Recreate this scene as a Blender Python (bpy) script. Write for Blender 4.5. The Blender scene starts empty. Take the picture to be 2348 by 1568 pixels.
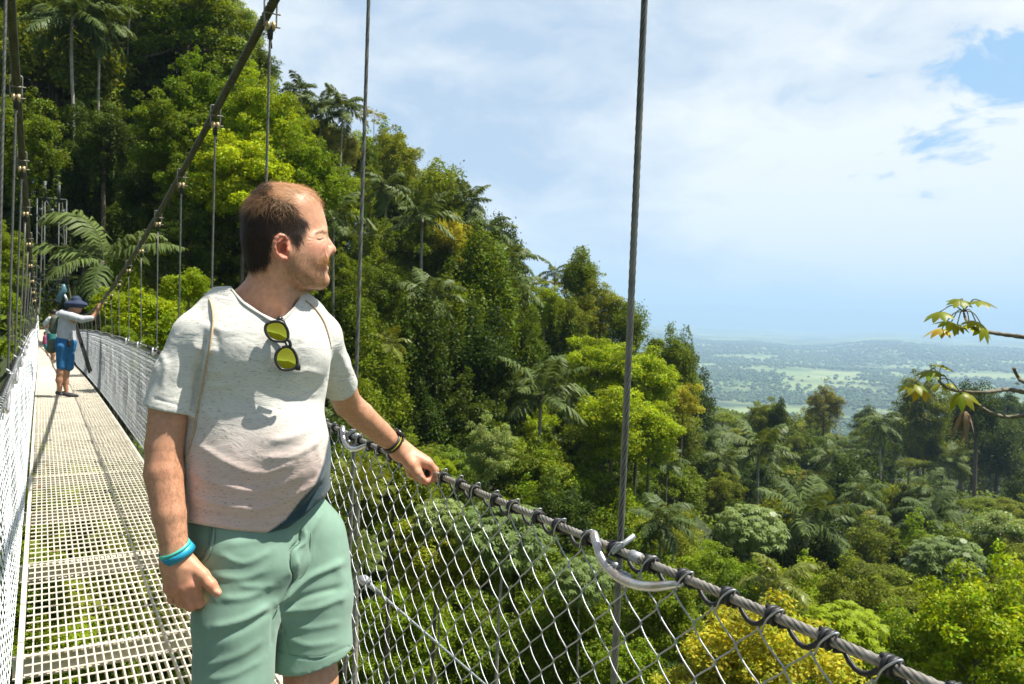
import bpy, math, random
import numpy as np
import openvdb
from mathutils import Vector, Matrix
SC = bpy.context.scene
COL = SC.collection
rng = np.random.default_rng(7)
random.seed(7)
# ------------------------------------------------------------------ camera
PF, PCX, PCY, EYE = 1825.0, 1173.5, 784.0, 1.55      # picture units of a 2347 x 1568 frame
TH, PI_, RO = math.radians(30.62), math.radians(2.06), 0.03
_f = np.array([math.sin(TH)*math.cos(PI_), math.cos(TH)*math.cos(PI_), -math.sin(PI_)])
_r = np.array([math.cos(TH), -math.sin(TH), 0.0]); _u = np.cross(_r, _f)
CR = _r*math.cos(RO) + _u*math.sin(RO); CU = _u*math.cos(RO) - _r*math.sin(RO); CF = _f
CAMP = np.array([0, 0, EYE])
cam = bpy.data.cameras.new('camera'); cam.sensor_width = 36; cam.lens = PF/2347*36
cam.clip_start = 0.05; cam.clip_end = 120000
camo = bpy.data.objects.new('camera', cam); COL.objects.link(camo)
m = Matrix.Identity(4)
for i in range(3):
    m[i][0] = CR[i]; m[i][1] = CU[i]; m[i][2] = -CF[i]; m[i][3] = CAMP[i]
camo.matrix_world = m
SC.camera = camo
cam.dof.use_dof = True; cam.dof.focus_distance = 1.85; cam.dof.aperture_fstop = 13
# ------------------------------------------------------------------ light
SUN_EL = math.radians(65.5)
_b = math.radians(4)
_h = _r*math.cos(_b) + np.array([math.sin(TH), math.cos(TH), 0])*math.sin(_b)
SUN_AZ = math.atan2(_h[0], _h[1])                     # clockwise from +Y
sdir = np.array([_h[0]*math.cos(SUN_EL), _h[1]*math.cos(SUN_EL), math.sin(SUN_EL)])
sl = bpy.data.lights.new('sun', 'SUN'); sl.energy = 5.0; sl.angle = math.radians(0.5); sl.color = (1, .95, .86)
so = bpy.data.objects.new('sun', sl); COL.objects.link(so)
so.rotation_euler = Vector(sdir).to_track_quat('Z', 'Y').to_euler()
so.location = (0, 0, 60)
W = bpy.data.worlds.new('World'); SC.world = W; W.use_nodes = True
nt = W.node_tree; N = nt.nodes; L = nt.links
for n in list(N): N.remove(n)
def nd(tree, t, **kw):
    n = tree.nodes.new(t)
    for k, v in kw.items():
        if k == 'ins':
            for a, b in v.items(): n.inputs[a].default_value = b
        else: setattr(n, k, v)
    return n
def math_(tree, op, a, b=None, c=None, clamp=False):
    n = nd(tree, 'ShaderNodeMath', operation=op, use_clamp=clamp)
    for i, v in enumerate((a, b, c)):
        if v is None: continue
        if isinstance(v, (int, float)): n.inputs[i].default_value = v
        else: tree.links.new(v, n.inputs[i])
    return n.outputs[0]
def mixc(tree, f, a, b, bt='MIX'):
    n = nd(tree, 'ShaderNodeMix', data_type='RGBA', blend_type=bt)
    for i, v in ((0, f), (6, a), (7, b)):
        if isinstance(v, (int, float)): n.inputs[i].default_value = v
        elif isinstance(v, tuple): n.inputs[i].default_value = (*v[:3], 1)
        else: tree.links.new(v, n.inputs[i])
    return n.outputs[2]
def pray(px, py):
    return CR*(px-PCX)/PF - CU*(py-PCY)/PF + CF
def at(px, py, z): return CAMP + pray(px, py)*z
def atD(px, py, D): d = pray(px, py); return CAMP + d*(D/d[1])
def atX(px, py, X): d = pray(px, py); return CAMP + d*(X/d[0])
sky = nd(nt, 'ShaderNodeTexSky', sky_type='NISHITA', sun_disc=False, sun_elevation=SUN_EL, sun_rotation=SUN_AZ)
sky.air_density = 1.0; sky.dust_density = 0.6; sky.ozone_density = 2.0
tc = nd(nt, 'ShaderNodeTexCoord')
D_ = tc.outputs['Generated']
def lobe(px, py, k):                                   # soft spot of the sky round one direction
    d = pray(px, py); d = d/np.linalg.norm(d)
    v = nd(nt, 'ShaderNodeVectorMath', operation='DOT_PRODUCT'); L.new(D_, v.inputs[0]); v.inputs[1].default_value = tuple(d)
    e = math_(nt, 'SUBTRACT', v.outputs['Value'], 1.0)
    return math_(nt, 'EXPONENT', math_(nt, 'MULTIPLY', e, k))
def noise(tree, vec, scale, detail=6, rough=.55, dist=0.0):
    n = nd(tree, 'ShaderNodeTexNoise', ins={'Scale': scale, 'Detail': detail, 'Roughness': rough, 'Distortion': dist})
    if vec is not None: tree.links.new(vec, n.inputs['Vector'])
    return n
mp = nd(nt, 'ShaderNodeMapping'); mp.inputs['Scale'].default_value = (1, 1, 2.2); L.new(D_, mp.inputs[0])
n1 = noise(nt, mp.outputs[0], 2.6, 8, .5, .3).outputs[0]
n2 = noise(nt, mp.outputs[0], 9.0, 8, .6, .4).outputs[0]
# brightness of the cloud sheet
t = math_(nt, 'ADD', math_(nt, 'MULTIPLY', n1, 2.2), math_(nt, 'MULTIPLY', n2, 1.7))
t = math_(nt, 'SUBTRACT', t, 1.36)
for (px, py, k, a) in ((1750, 560, 14, .55), (1650, 150, 25, .2), (2300, 560, 25, .35), (1150, 300, 18, -.30), (700, 0, 12, -.1), (1300, 120, 40, -.25),
                       (2000, 320, 60, -.15), (1500, 700, 60, -.05)):
    t = math_(nt, 'ADD', t, math_(nt, 'MULTIPLY', lobe(px, py, k), a))
sz = nd(nt, 'ShaderNodeSeparateXYZ'); L.new(D_, sz.inputs[0])
low = math_(nt, 'MAXIMUM', math_(nt, 'SUBTRACT', .10, sz.outputs[2]), 0)                       # rain band above the horizon
t = math_(nt, 'SUBTRACT', t, math_(nt, 'MULTIPLY', low, 9.0), clamp=True)
cloud = mixc(nt, t, (.29, .37, .47), (.575, .595, .59))
# blue gap at the upper right and clear sky away from the cloud bank
blu = mixc(nt, n1, (.19, .34, .53), (.27, .40, .54))
g = math_(nt, 'MULTIPLY', lobe(2347, 150, 520), .85)
g = math_(nt, 'ADD', g, math_(nt, 'MULTIPLY', lobe(2110, 280, 900), .3))
g = math_(nt, 'ADD', g, math_(nt, 'MULTIPLY', math_(nt, 'SUBTRACT', .50, n2), 3.4))
g = math_(nt, 'MULTIPLY', math_(nt, 'SUBTRACT', g, .42), 3.0, clamp=True)
near_gap = math_(nt, 'MULTIPLY', math_(nt, 'ADD', lobe(2330, 190, 60), 0), 2.0, clamp=True)
g = math_(nt, 'MULTIPLY', g, near_gap)
cl2 = mixc(nt, g, cloud, blu)
# cloud bank only over the valley side; overhead and behind it is clear blue sky
bank = math_(nt, 'MULTIPLY', lobe(1500, 300, 2.6), 1.6)
bank = math_(nt, 'SUBTRACT', bank, .35); bank = math_(nt, 'MULTIPLY', bank, 2.2, clamp=True)
skyc = nd(nt, 'ShaderNodeVectorMath', operation='SCALE'); L.new(sky.outputs[0], skyc.inputs[0]); skyc.inputs['Scale'].default_value = 0.075
thin = mixc(nt, .62, skyc.outputs[0], (.215, .207, .19))                 # thin bright cloud veil over the blue
fin = mixc(nt, bank, thin, cl2)
bg = nd(nt, 'ShaderNodeBackground', ins={'Strength': 1.0}); L.new(fin, bg.inputs[0])
wo = nd(nt, 'ShaderNodeOutputWorld'); L.new(bg.outputs[0], wo.inputs[0])
W.cycles.sampling_method = 'AUTOMATIC'
vs = SC.view_settings
vs.view_transform = 'Standard'; vs.look = 'None'; vs.gamma = 1; vs.exposure = 0.85
SC.display_settings.display_device = 'sRGB'
cy = SC.cycles
cy.max_bounces = 6; cy.diffuse_bounces = 3; cy.glossy_bounces = 2; cy.transmission_bounces = 4
cy.transparent_max_bounces = 8; cy.volume_bounces = 1; cy.use_denoising = True
cy.caustics_reflective = False; cy.caustics_refractive = False
cy.sample_clamp_indirect = 4
# ------------------------------------------------------------------ materials
MATS = {}
def mat(name, col, rough=.6, metal=0.0, spec=.5, noise_scale=None, noise_amt=.25, bump=0, attr=None, transl=0, objrand=0, coat=0, sss=0, col2=None):
    if name in MATS: return MATS[name]
    M = bpy.data.materials.new(name); M.use_nodes = True; MATS[name] = M
    T = M.node_tree; b = T.nodes['Principled BSDF']
    b.inputs['Roughness'].default_value = rough; b.inputs['Metallic'].default_value = metal
    b.inputs['Specular IOR Level'].default_value = spec
    c = tuple(col)
    if noise_scale:
        tcn = nd(T, 'ShaderNodeTexCoord')
        nn = noise(T, tcn.outputs['Object'], noise_scale, 5, .6)
        rp = nd(T, 'ShaderNodeMapRange', ins={1: .3, 2: .7}); T.links.new(nn.outputs[0], rp.inputs[0])
        lo = col2 if col2 else tuple(v*(1-noise_amt) for v in col)
        hi = tuple(v*(1+noise_amt) for v in col) if not col2 else col
        c = mixc(T, rp.outputs[0], lo, hi)
        if bump:
            bn = nd(T, 'ShaderNodeBump', ins={'Strength': bump, 'Distance': .01}); T.links.new(nn.outputs[0], bn.inputs['Height'])
            T.links.new(bn.outputs[0], b.inputs['Normal'])
    if attr:
        a = nd(T, 'ShaderNodeAttribute', attribute_name='Col')
        c = mixc(T, 1.0, c, a.outputs['Color'], 'MULTIPLY')
    if objrand:
        oi = nd(T, 'ShaderNodeObjectInfo')
        hs = nd(T, 'ShaderNodeHueSaturation')
        T.links.new(math_(T, 'ADD', math_(T, 'MULTIPLY', oi.outputs['Random'], .022*objrand), .5-.004*objrand), hs.inputs['Hue'])
        T.links.new(math_(T, 'ADD', math_(T, 'MULTIPLY', oi.outputs['Random'], -.5*objrand), 1+.22*objrand), hs.inputs['Value'])
        if isinstance(c, tuple): hs.inputs['Color'].default_value = (*c, 1)
        else: T.links.new(c, hs.inputs['Color'])
        c = hs.outputs[0]
    if isinstance(c, tuple): b.inputs['Base Color'].default_value = (*c, 1)
    else: T.links.new(c, b.inputs['Base Color'])
    if sss:
        b.inputs['Subsurface Weight'].default_value = sss; b.inputs['Subsurface Radius'].default_value = (1, .35, .18); b.inputs['Subsurface Scale'].default_value = .012
    if coat: b.inputs['Coat Weight'].default_value = coat
    if transl:
        tr = nd(T, 'ShaderNodeBsdfTranslucent'); mx = nd(T, 'ShaderNodeMixShader', ins={0: transl})
        cc = mixc(T, 1.0, c, (1.5, 1.25, .35), 'MULTIPLY')
        T.links.new(cc, tr.inputs[0]); T.links.new(b.outputs[0], mx.inputs[1]); T.links.new(tr.outputs[0], mx.inputs[2])
        T.links.new(mx.outputs[0], T.nodes['Material Output'].inputs[0])
    return M
# ------------------------------------------------------------------ mesh helpers
def mesh(name, V, Q=None, Tn=None, smooth=False, col=None):
    V = np.asarray(V, np.float32); me = bpy.data.meshes.new(name)
    Q = np.zeros((0, 4), np.int32) if Q is None else np.asarray(Q, np.int32)
    Tn = np.zeros((0, 3), np.int32) if Tn is None else np.asarray(Tn, np.int32)
    me.vertices.add(len(V)); me.vertices.foreach_set('co', V.ravel())
    me.loops.add(len(Q)*4+len(Tn)*3); me.loops.foreach_set('vertex_index', np.concatenate([Q.ravel(), Tn.ravel()]).astype(np.int32))
    me.polygons.add(len(Q)+len(Tn))
    st = np.concatenate([np.arange(len(Q))*4, len(Q)*4+np.arange(len(Tn))*3]).astype(np.int32)
    me.polygons.foreach_set('loop_start', st)
    me.polygons.foreach_set('use_smooth', np.full(len(st), smooth))
    me.update(calc_edges=True); me.validate()
    if col is not None:
        a = me.color_attributes.new('Col', 'FLOAT_COLOR', 'POINT')
        c = np.ones((len(V), 4), np.float32); c[:, :3] = col; a.data.foreach_set('color', c.ravel())
    return me
class MB:
    def __init__(s): s.V = []; s.Q = []; s.T = []; s.C = []; s.n = 0
    def add(s, V, Q=None, T=None, C=None):
        V = np.asarray(V, float).reshape(-1, 3)
        if Q is not None and len(Q): s.Q.append(np.asarray(Q)+s.n)
        if T is not None and len(T): s.T.append(np.asarray(T)+s.n)
        s.V.append(V); s.n += len(V)
        s.C.append(np.ones((len(V), 3)) if C is None else np.broadcast_to(np.asarray(C, float), (len(V), 3)))
        return s
    def box(s, c, d, R=None):
        g = np.array([[x, y, z] for x in (-.5, .5) for y in (-.5, .5) for z in (-.5, .5)])*np.asarray(d, float)
        if R is not None: g = g@np.asarray(R).T
        return s.add(g+np.asarray(c, float), [[0, 1, 3, 2], [4, 6, 7, 5], [0, 4, 5, 1], [2, 3, 7, 6], [0, 2, 6, 4], [1, 5, 7, 3]])
    def tube(s, P, r, n=8, lobes=0, pitch=.1, amp=.12, cap=True, sec=(1, 1)):
        P = np.asarray(P, float); m_ = len(P); r = np.broadcast_to(np.asarray(r, float), (m_,))
        t = np.gradient(P, axis=0); t /= np.linalg.norm(t, axis=1)[:, None]+1e-12
        nrm = np.zeros((m_, 3)); a = np.array([0, 0, 1.]) if abs(t[0][2]) < .9 else np.array([1., 0, 0])
        if lobes:
            nrm = np.cross(t, a); nrm /= np.linalg.norm(nrm, axis=1)[:, None]+1e-12
        else:
            v = np.cross(t[0], a); v /= np.linalg.norm(v)
            for i in range(m_):
                v = v-t[i]*(v@t[i]); v /= np.linalg.norm(v)+1e-12; nrm[i] = v
        bn = np.cross(t, nrm)
        ph = np.linspace(0, 2*np.pi, n, endpoint=False)[None, :]
        rr = r[:, None]*np.ones((1, n))
        if lobes:
            l = np.concatenate([[0], np.cumsum(np.linalg.norm(np.diff(P, axis=0), axis=1))])[:, None]
            rr = rr*(1-amp+amp*np.abs(np.cos(lobes*.5*(ph-2*np.pi*l/pitch)))*1.6)
        V = P[:, None]+(np.cos(ph)[..., None]*nrm[:, None]*sec[0]+np.sin(ph)[..., None]*bn[:, None]*sec[1])*rr[..., None]
        i = np.arange(m_-1)[:, None]*n; j = np.arange(n)[None]; k = (j+1) % n
        Q = np.stack([i+j, i+k, i+n+k, i+n+j], -1).reshape(-1, 4)
        V = V.reshape(-1, 3)
        CC = None
        if lobes:
            g_ = np.clip(np.abs(np.cos(lobes*.5*(ph-2*np.pi*l/pitch)))*1.5, .12, 1).reshape(-1); CC = np.stack([g_]*3, 1)
            if cap: CC = np.vstack([CC, CC[:1], CC[-1:]])
        if cap:
            T = []; b = m_*n
            V = np.vstack([V, P[0], P[-1]])
            for jj in range(n):
                kk = (jj+1) % n; T.append([b, kk, jj]); T.append([b+1, (m_-1)*n+jj, (m_-1)*n+kk])
            return s.add(V, Q, T, CC)
        return s.add(V, Q, None, CC)
    def mesh(s, name='m', origin=(0, 0, 0), smooth=True, col=False):
        V = np.concatenate(s.V)-np.asarray(origin)
        return mesh(name, V, np.concatenate(s.Q) if s.Q else None, np.concatenate(s.T) if s.T else None, smooth, np.concatenate(s.C) if col else None)
def tag(o, label=None, cat=None, group=None, kind=None):
    if label: o['label'] = label
    if cat: o['category'] = cat
    if group: o['group'] = group
    if kind: o['kind'] = kind
    return o
def empty(name, loc, label=None, cat=None, group=None, rz=0):
    o = bpy.data.objects.new(name, None); COL.objects.link(o); o.location = tuple(loc); o.rotation_euler = (0, 0, rz)
    o.empty_display_size = .2
    return tag(o, label, cat, group)
def obj(name, me, mt=None, parent=None):
    if isinstance(me, MB):
        me = me.mesh(name, origin=tuple(parent_loc(parent)) if parent is not None else (0, 0, 0), col=True)
    o = bpy.data.objects.new(name, me); COL.objects.link(o)
    if mt is not None and not len(me.materials): me.materials.append(mt)
    if parent is not None: o.parent = parent
    return o
def parent_loc(p):
    l = np.zeros(3)
    while p is not None: l = l+np.array(p.location); p = p.parent
    return l
def copy_tree(root, loc, rz=0, sc=1.0, label=None, group=None):
    r = root.copy(); COL.objects.link(r); r.location = tuple(loc); r.rotation_euler = (0, 0, rz)
    r.scale = (sc, sc, sc) if isinstance(sc, (int, float)) else tuple(sc)
    if label: r['label'] = label
    if group: r['group'] = group
    for ch in list(root.children):
        c = ch.copy(); COL.objects.link(c); c.parent = r
        for g in list(ch.children):
            d = g.copy(); COL.objects.link(d); d.parent = c
    return r
def bez(P, n):                                        # Catmull-Rom through points
    P = np.asarray(P, float); Q = np.vstack([2*P[0]-P[1], P, 2*P[-1]-P[-2]]); out = []
    k = max(2, n//(len(P)-1))
    for i in range(len(P)-1):
        a, b, c, d = Q[i:i+4]
        for t_ in np.linspace(0, 1, k, endpoint=False):
            out.append(.5*((2*b)+(c-a)*t_+(2*a-5*b+4*c-d)*t_**2+(3*b-a-3*c+d)*t_**3))
    out.append(P[-1]); return np.array(out)
ZINC = mat('zinc', (.43, .45, .46), .48, .65, noise_scale=60, noise_amt=.2)
ZINCB = mat('bright_zinc', (.74, .78, .80), .38, .55, noise_scale=40, noise_amt=.15, attr=1)
CABLE = mat('weathered_steel_rope', (.20, .20, .17), .55, .45, noise_scale=30, noise_amt=.3, attr=1)
MAINC = mat('main_cable_steel', (.10, .10, .06), .6, .3, noise_scale=12, noise_amt=.35, attr=1)
RAILC = mat('handrail_steel_rope', (.40, .37, .32), .45, .55, noise_scale=50, noise_amt=.3, attr=1)
BLACK = mat('black_rope', (.018, .018, .02), .5, 0)
BRASS = mat('aged_brass', (.55, .42, .20), .45, .6, noise_scale=60, noise_amt=.3)
GRATE = mat('cream_painted_steel', (.66, .60, .48), .6, 0, noise_scale=5, noise_amt=.2)
BRK = mat('polished_aluminium', (.72, .76, .80), .28, .85, noise_scale=35, noise_amt=.18, col2=(.5, .42, .36))
DARKR = mat('dark_sleeve', (.03, .03, .03), .6)

# ------------------------------------------------------------------ bridge
def deckz(D):
    D = np.asarray(D, float)
    z = np.where(D < 5, 0, -.0009*(D-5)**2)
    z = np.where(D > 27, -.0009*22**2+.0009*(D-27)**2, z)
    return z
def cabz(D):
    D = np.asarray(D, float)
    return np.where(D < 27, 1.12+.0037*(D-27)**2, 1.12+.0105*(D-27)**2)
XL, XR = -.08, .88
RL, RR = -.155, .955
KD = [1.3+1.42*k for k in range(-1, 34)]; KD[1] = 1.2
# grating panels, one per bay
def panel(D0, D1, fine):
    mb = MB(); z0 = float(deckz((D0+D1)/2)); sl = (float(deckz(D1))-float(deckz(D0)))/(D1-D0)
    Lp = D1-D0-.012
    R = np.array([[1, 0, 0], [0, 1, 0], [0, sl, 1]])
    nb = 27; xs = np.linspace(XL+.06, XR-.035, nb)
    for i, x in enumerate(xs): mb.box((x, 0, -.016), (.006, Lp, .032), R)
    n = int(round((D1-D0)/.1))
    for j in range(n):
        y = -Lp/2+(j+.5)*Lp/n
        P = np.array([[XL+.03, y, -.003+sl*y], [XR-.02, y, -.003+sl*y]])
        mb.tube(P, .0048, 6 if fine else 4)
    ra, rb = MB(), MB()
    ra.box((XL+.012, 0, -.02), (.024, Lp, .05), R); rb.box((XR-.012, 0, -.02), (.024, Lp, .05), R)
    e = empty('walkway_panel', ((XL+XR)/2, (D0+D1)/2, z0), 'cream painted steel grating panel in the narrow bridge walkway', 'walkway panel', 'grating panels of the bridge walkway')
    o = np.array([(XL+XR)/2, 0, 0])
    for nm, b in (('grating', mb), ('edge_rail', ra), ('edge_rail', rb)):
        for q in range(len(b.V)): b.V[q] = b.V[q]-o
        me = b.mesh(nm, smooth=False); obj(nm, me, GRATE, e)
    return e
for i in range(len(KD)-1):
    panel(KD[i], KD[i+1], KD[i] < 8)
# cross beams
bm0 = None
for i, D in enumerate(KD):
    z = float(deckz(D))
    if bm0 is None:
        mb = MB(); mb.box((0, 0, -.03), (1.0, .05, .006)); mb.box((0, 0, -.075), (1.0, .006, .084)); mb.box((0, 0, -.12), (1.0, .05, .006))
        bm0 = obj('cross_beam', mb.mesh('cross_beam', smooth=False), GRATE)
        tag(bm0, 'cream steel cross beam under a joint of the walkway', 'beam', 'cross beams under the walkway'); o = bm0
    else:
        o = bm0.copy(); COL.objects.link(o)
    o.location = ((XL+XR)/2, D, z-.034)
# chain link fences
def fence(X, side, name, label):
    mb = MB(); a = .0475; b = .046; H0 = 1.085
    ymin = .35 if side > 0 else .8
    K = int((49-ymin)/a); nh = int(H0/b)
    for k in range(K):
        y0 = ymin+k*a
        near = y0 < 7
        mid = y0 < 16
        par = k % 2
        sub = 8 if near else (4 if mid else 2)
        tt = np.arange(0, nh*sub+1)/sub
        ph = (tt+par) % 2
        tri = np.where(ph < 1, ph, 2-ph)
        # rounded knuckles
        tri = .5-.5*np.cos(np.pi*tri)*(.22)-.5*(1-2*tri)*.78 if sub > 2 else tri
        ang = np.pi*(tt+par)
        yy = y0+a*(tri*1.07-.035)
        z = float(deckz(y0))+H0-tt*b
        wav = .012*np.sin(y0*3.1+tt*.35)+.008*np.sin(y0*7.3+1)
        fr_ = tt/nh; xx = X+((XR+.05 if side > 0 else XL-.02)-X)*fr_+side*(.0042*np.sin(ang)*1.0+.018*np.sin(np.pi*tt/nh)+wav*.5*np.sin(np.pi*tt/nh))
        P = np.stack([xx, yy+wav*.6, z], 1)
        r = .0016 if near else (.0022 if mid else .003)
        mb.tube(P, r, 5 if near else 3, cap=False)
        # hooked end above the cable
        if near and par == 0:
            zz = float(deckz(y0))+H0
            P = bez([[X, y0, zz-.005], [X-.004, y0-.012, zz+.018], [X-.002, y0-.028, zz+.035], [X+.006, y0-.033, zz+.038], [X+.012, y0-.026, zz+.030], [X+.015, y0-.01, zz+.005]], 15)
            mb.tube(P, r, 5)
    e = empty(name, (X, 1, 0), label, 'fence')
    obj('wire_mesh', mb, ZINC if side > 0 else ZINCB, e)
    return e
fr = fence(RR-.012, 1, 'chain_link_fence', 'galvanised chain link fence the man leans beside, on the valley side')
fl = fence(RL+.012, -1, 'chain_link_fence', 'silvery chain link fence along the left edge of the walkway')
# handrail cables
def railpts(X, a, b, st):
    D = np.arange(a, b, st); z = 1.1+deckz(D)+.006*np.sin(D*2.2)
    return np.stack([np.full_like(D, X), D, z], 1)
def handrail(X, side, label):
    e = empty('handrail_cable', (X, 1.3, 1.1), label, 'cable')
    mb = MB(); mb.tube(railpts(X, .3, 5, .005), .0075, 18, lobes=6, pitch=.085, amp=.2); mb.tube(railpts(X, 4.99, 50, .3), .0075, 8)
    obj('wire_rope', mb, RAILC, e)
    return e
hr = handrail(RR, 1, 'twisted steel handrail cable gripped by the man')
hl = handrail(RL, -1, 'twisted steel handrail cable along the left fence')
def lashing(X, label):
    P = []; s = .095; D = .42
    while D < 9:
        z = 1.1+float(deckz(D))+.006*math.sin(D*2.2); r = .0115
        for q in range(22):                            # two and a half turns round the cable
            an = -math.pi/2+q/21*5*math.pi
            P.append([X+r*math.cos(an), D+q*.0011, z+r*math.sin(an)*1.05])
        for q in range(1, 8):                          # slack loop below it
            u = q/8
            P.append([X+.006, D+.02+(s-.02)*u, z+r-.001-(r+.028)*math.sin(math.pi*u)**.7-.01*(1-u)*0])
        D += s*(1+.15*math.sin(D*31))
    mb = MB(); P = np.array(P); mb.tube(P, .0042, 7, cap=True)
    o = obj('lashing_rope', mb, BLACK); tag(o, label, 'rope'); return o
lashing(RR, 'black rope lashing the fence to the handrail the man grips')
lashing(RL, 'black rope lashing the fence to the left handrail')
# main cables
for X0, sgn, lab in ((1.0, 1, 'thick twisted main suspension cable rising over the man on the valley side'), (-.155, -1, 'thick twisted main suspension cable at the left edge of the bridge')):
    D = np.concatenate([np.arange(-3, 14, .012), np.arange(14, 50.5, .4)])
    xx = X0-sgn*.0045*np.minimum(D, 12) if sgn > 0 else X0+.0045*np.minimum(D, 12)*0+.0045*D*.7
    z = cabz(D)
    mb = MB(); mb.tube(np.stack([xx, D, z], 1), .0215, 20, lobes=8, pitch=.30, amp=.2)
    e = empty('suspension_cable', (X0, 4, 3), lab, 'cable'); obj('wire_rope', mb, MAINC, e)
def cabx(side, D): return 1.0-.0045*min(D, 12) if side > 0 else -.155+.00315*D
# hangers: rope, sleeve, shackle, brass bobbins
SHK = mat('dull_galvanised', (.24, .23, .18), .6, .5, noise_scale=40)
ORD = ['nearest', 'second', 'third', 'fourth', 'fifth', 'sixth', 'seventh', 'eighth', 'ninth', 'tenth', 'eleventh', 'twelfth', 'thirteenth', 'fourteenth', 'fifteenth', 'sixteenth', 'seventeenth', 'eighteenth']
for side in (1, -1):
    vis = 0
    for k, D in enumerate(KD):
        if D > 26 or D < (0 if side > 0 else 2.0): continue
        X = cabx(side, D); zt = float(cabz(D)); zb = float(deckz(D))-.1
        xr = RR+.012 if side > 0 else RL-.012
        zr = zb+1.2
        nm = ORD[vis]; vis += 1
        lab = f'{nm} steel hanger rope counted along the {"valley" if side > 0 else "left"} side of the bridge'
        if side > 0 and vis == 1: lab = 'thick twisted hanger rope in the open at the right of the man, before the sky'
        if side > 0 and vis == 2: lab = 'steel hanger rope just behind the man\'s raised left sleeve'
        if side > 0 and vis == 3: lab = 'steel hanger rope coming down to the top of the man\'s head'
        e = empty('hanger_cable', (xr, D, zb), lab, 'cable', 'hanger ropes between main cables and walkway')
        top = np.array([X, D, zt-.13]); mid = np.array([xr, D, zr]); bot = np.array([xr-.02*side, D, zb])
        n = 260 if D < 7 else 6
        P = np.vstack([top+(mid-top)*q for q in np.linspace(0, 1, n)]+[mid+(bot-mid)*q for q in np.linspace(0.01, 1, n//2)])
        mb = MB(); mb.tube(P, .0062 if D < 7 else .0058, 14 if D < 7 else 7, lobes=6 if D < 7 else 0, pitch=.11, amp=.2)
        obj('rope', mb, CABLE, e)
        if D < 16:
            sp = MB(); sp.tube([top+[0, 0, .05], top+[0, 0, .02], top+[0, 0, -.03]], [.013, .016, .013], 10); sp.tube([top+[.004, 0, -.03], top+[.008, 0, -.075]], .005, 6)
            obj('sleeve', sp, DARKR, e)
            sh = MB()
            for s2 in (-1, 1):
                sh.tube(bez([[X+s2*.029, D, zt-.1], [X+s2*.031, D, zt], [X+s2*.029, D, zt+.03], [X+s2*.010, D, zt+.036]], 12), .0045, 6)
            sh.tube([[X-.036, D, zt-.03], [X+.05, D, zt-.03]], .0045, 6); sh.tube([[X-.036, D, zt-.095], [X+.05, D, zt-.095]], .0045, 6)
            obj('shackle', sh, SHK, e)
            bo = MB()
            for s2 in (-.014, .014): bo.tube([[X+s2-.009, D, zt-.095], [X+s2-.006, D, zt-.095], [X+s2+.006, D, zt-.095], [X+s2+.009, D, zt-.095]], [.019, .024, .024, .019], 14)
            obj('bobbin', bo, BRASS, e)
        if D < 12:
            cz = 1.1+float(deckz(D))
            br = MB()
            P = bez([[xr-.024, D+.055, cz+.024], [xr-.032, D+.035, cz+.010], [xr-.036, D+.005, cz-.020], [xr-.036, D-.05, cz-.037], [xr-.032, D-.12, cz-.030], [xr-.02, D-.2, cz-.002]], 26) if side > 0 else \
                bez([[xr+.045, D+.12, cz+.02], [xr+.04, D, cz-.05], [xr+.03, D-.15, cz-.01]], 18)
            r_ = np.full(len(P), .009); r_[:3] = (.005, .008, .009); r_[-3:] = (.008, .007, .004)
            br.tube(P, r_, 12)
            obj('bent_tube', br, BRK, e)
            cl = MB(); cl.tube([[xr-.03*side, D-.012, cz+.0], [xr+.01*side, D-.03, cz+.034]], .0055, 8)
            cl.tube([[xr-.012*side, D-.075, cz+.004], [xr-.012*side, D-.050, cz+.004]], .0110, 12); cl.tube([[xr-.03*side, D-.03, cz-.02], [xr-.02*side, D+.0, cz-.022]], .006, 8)
            for q in range(3): cl.box((xr-.022*side, D-.055+q*.014, cz-.034), (.012, .008, .010))
            obj('cable_clamp', cl, ZINC, e)
# wind stay from the second hanger out over the valley
p0 = atD(835, 1330, 2.72); p1 = at(1115, 1572, 3.3); v = p1-p0
mb = MB(); mb.tube([p0+v*q for q in np.linspace(0, 3.0, 500)], .0048, 10, lobes=6, pitch=.08, amp=.2)
ws = empty('wind_stay', p0, 'thin bright stay cable running down through the fence from behind the shorts', 'cable')
obj('wire_rope', mb, ZINCB, ws)
ct = MB(); ct.box(p0, (.03, .05, .022)); ct.tube([p0+[0, -.02, .02], p0+[0.0, -.02, -.03]], .006, 8); ct.tube([p0, p0+v*.12], .009, 8)
obj('end_fitting', ct, ZINC, ws)
# tower at the far end
def lattice(mb, x0, x1, y, z0, z1, r=.02, diag=.45):
    for x in (x0, x1): mb.box((x, y, (z0+z1)/2), (.05, .05, z1-z0))
    z = z0; s = 1
    while z < z1-diag:
        a, b = (x0, x1) if s > 0 else (x1, x0)
        mb.tube([[a, y, z], [b, y, z+diag]], r*.8, 4); z += diag; s = -s
TW = mat('tower_grey_steel', (.10, .115, .12), .6, .3, noise_scale=4)
te = empty('bridge_tower', (.45, 50, 0), 'grey lattice steel tower at the dark forest end of the bridge', 'tower')
mb = MB()
lattice(mb, -.24, .12, 50, -2, 7.0); lattice(mb, .78, 1.14, 50, -2, 7.0)
obj('lattice_leg', mb, TW, te)
mb = MB()
for z in (7.0, 5.7, 2.6, 1.5): mb.box((.45, 50, z), (1.42, .06, .06))
for z0, z1 in ((5.7, 7.0), (1.5, 2.6)):
    for xa, xb in ((.12, .45), (.78, .45)):
        mb.tube([[xa, 50, z0], [xb, 50, (z0+z1)/2]], .025, 4); mb.tube([[xa, 50, z1], [xb, 50, (z0+z1)/2]], .025, 4)
    for xc in (-.06, .45, .96): mb.box((xc, 49.97, (z0+z1)/2), (.2, .02, .2))
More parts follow.
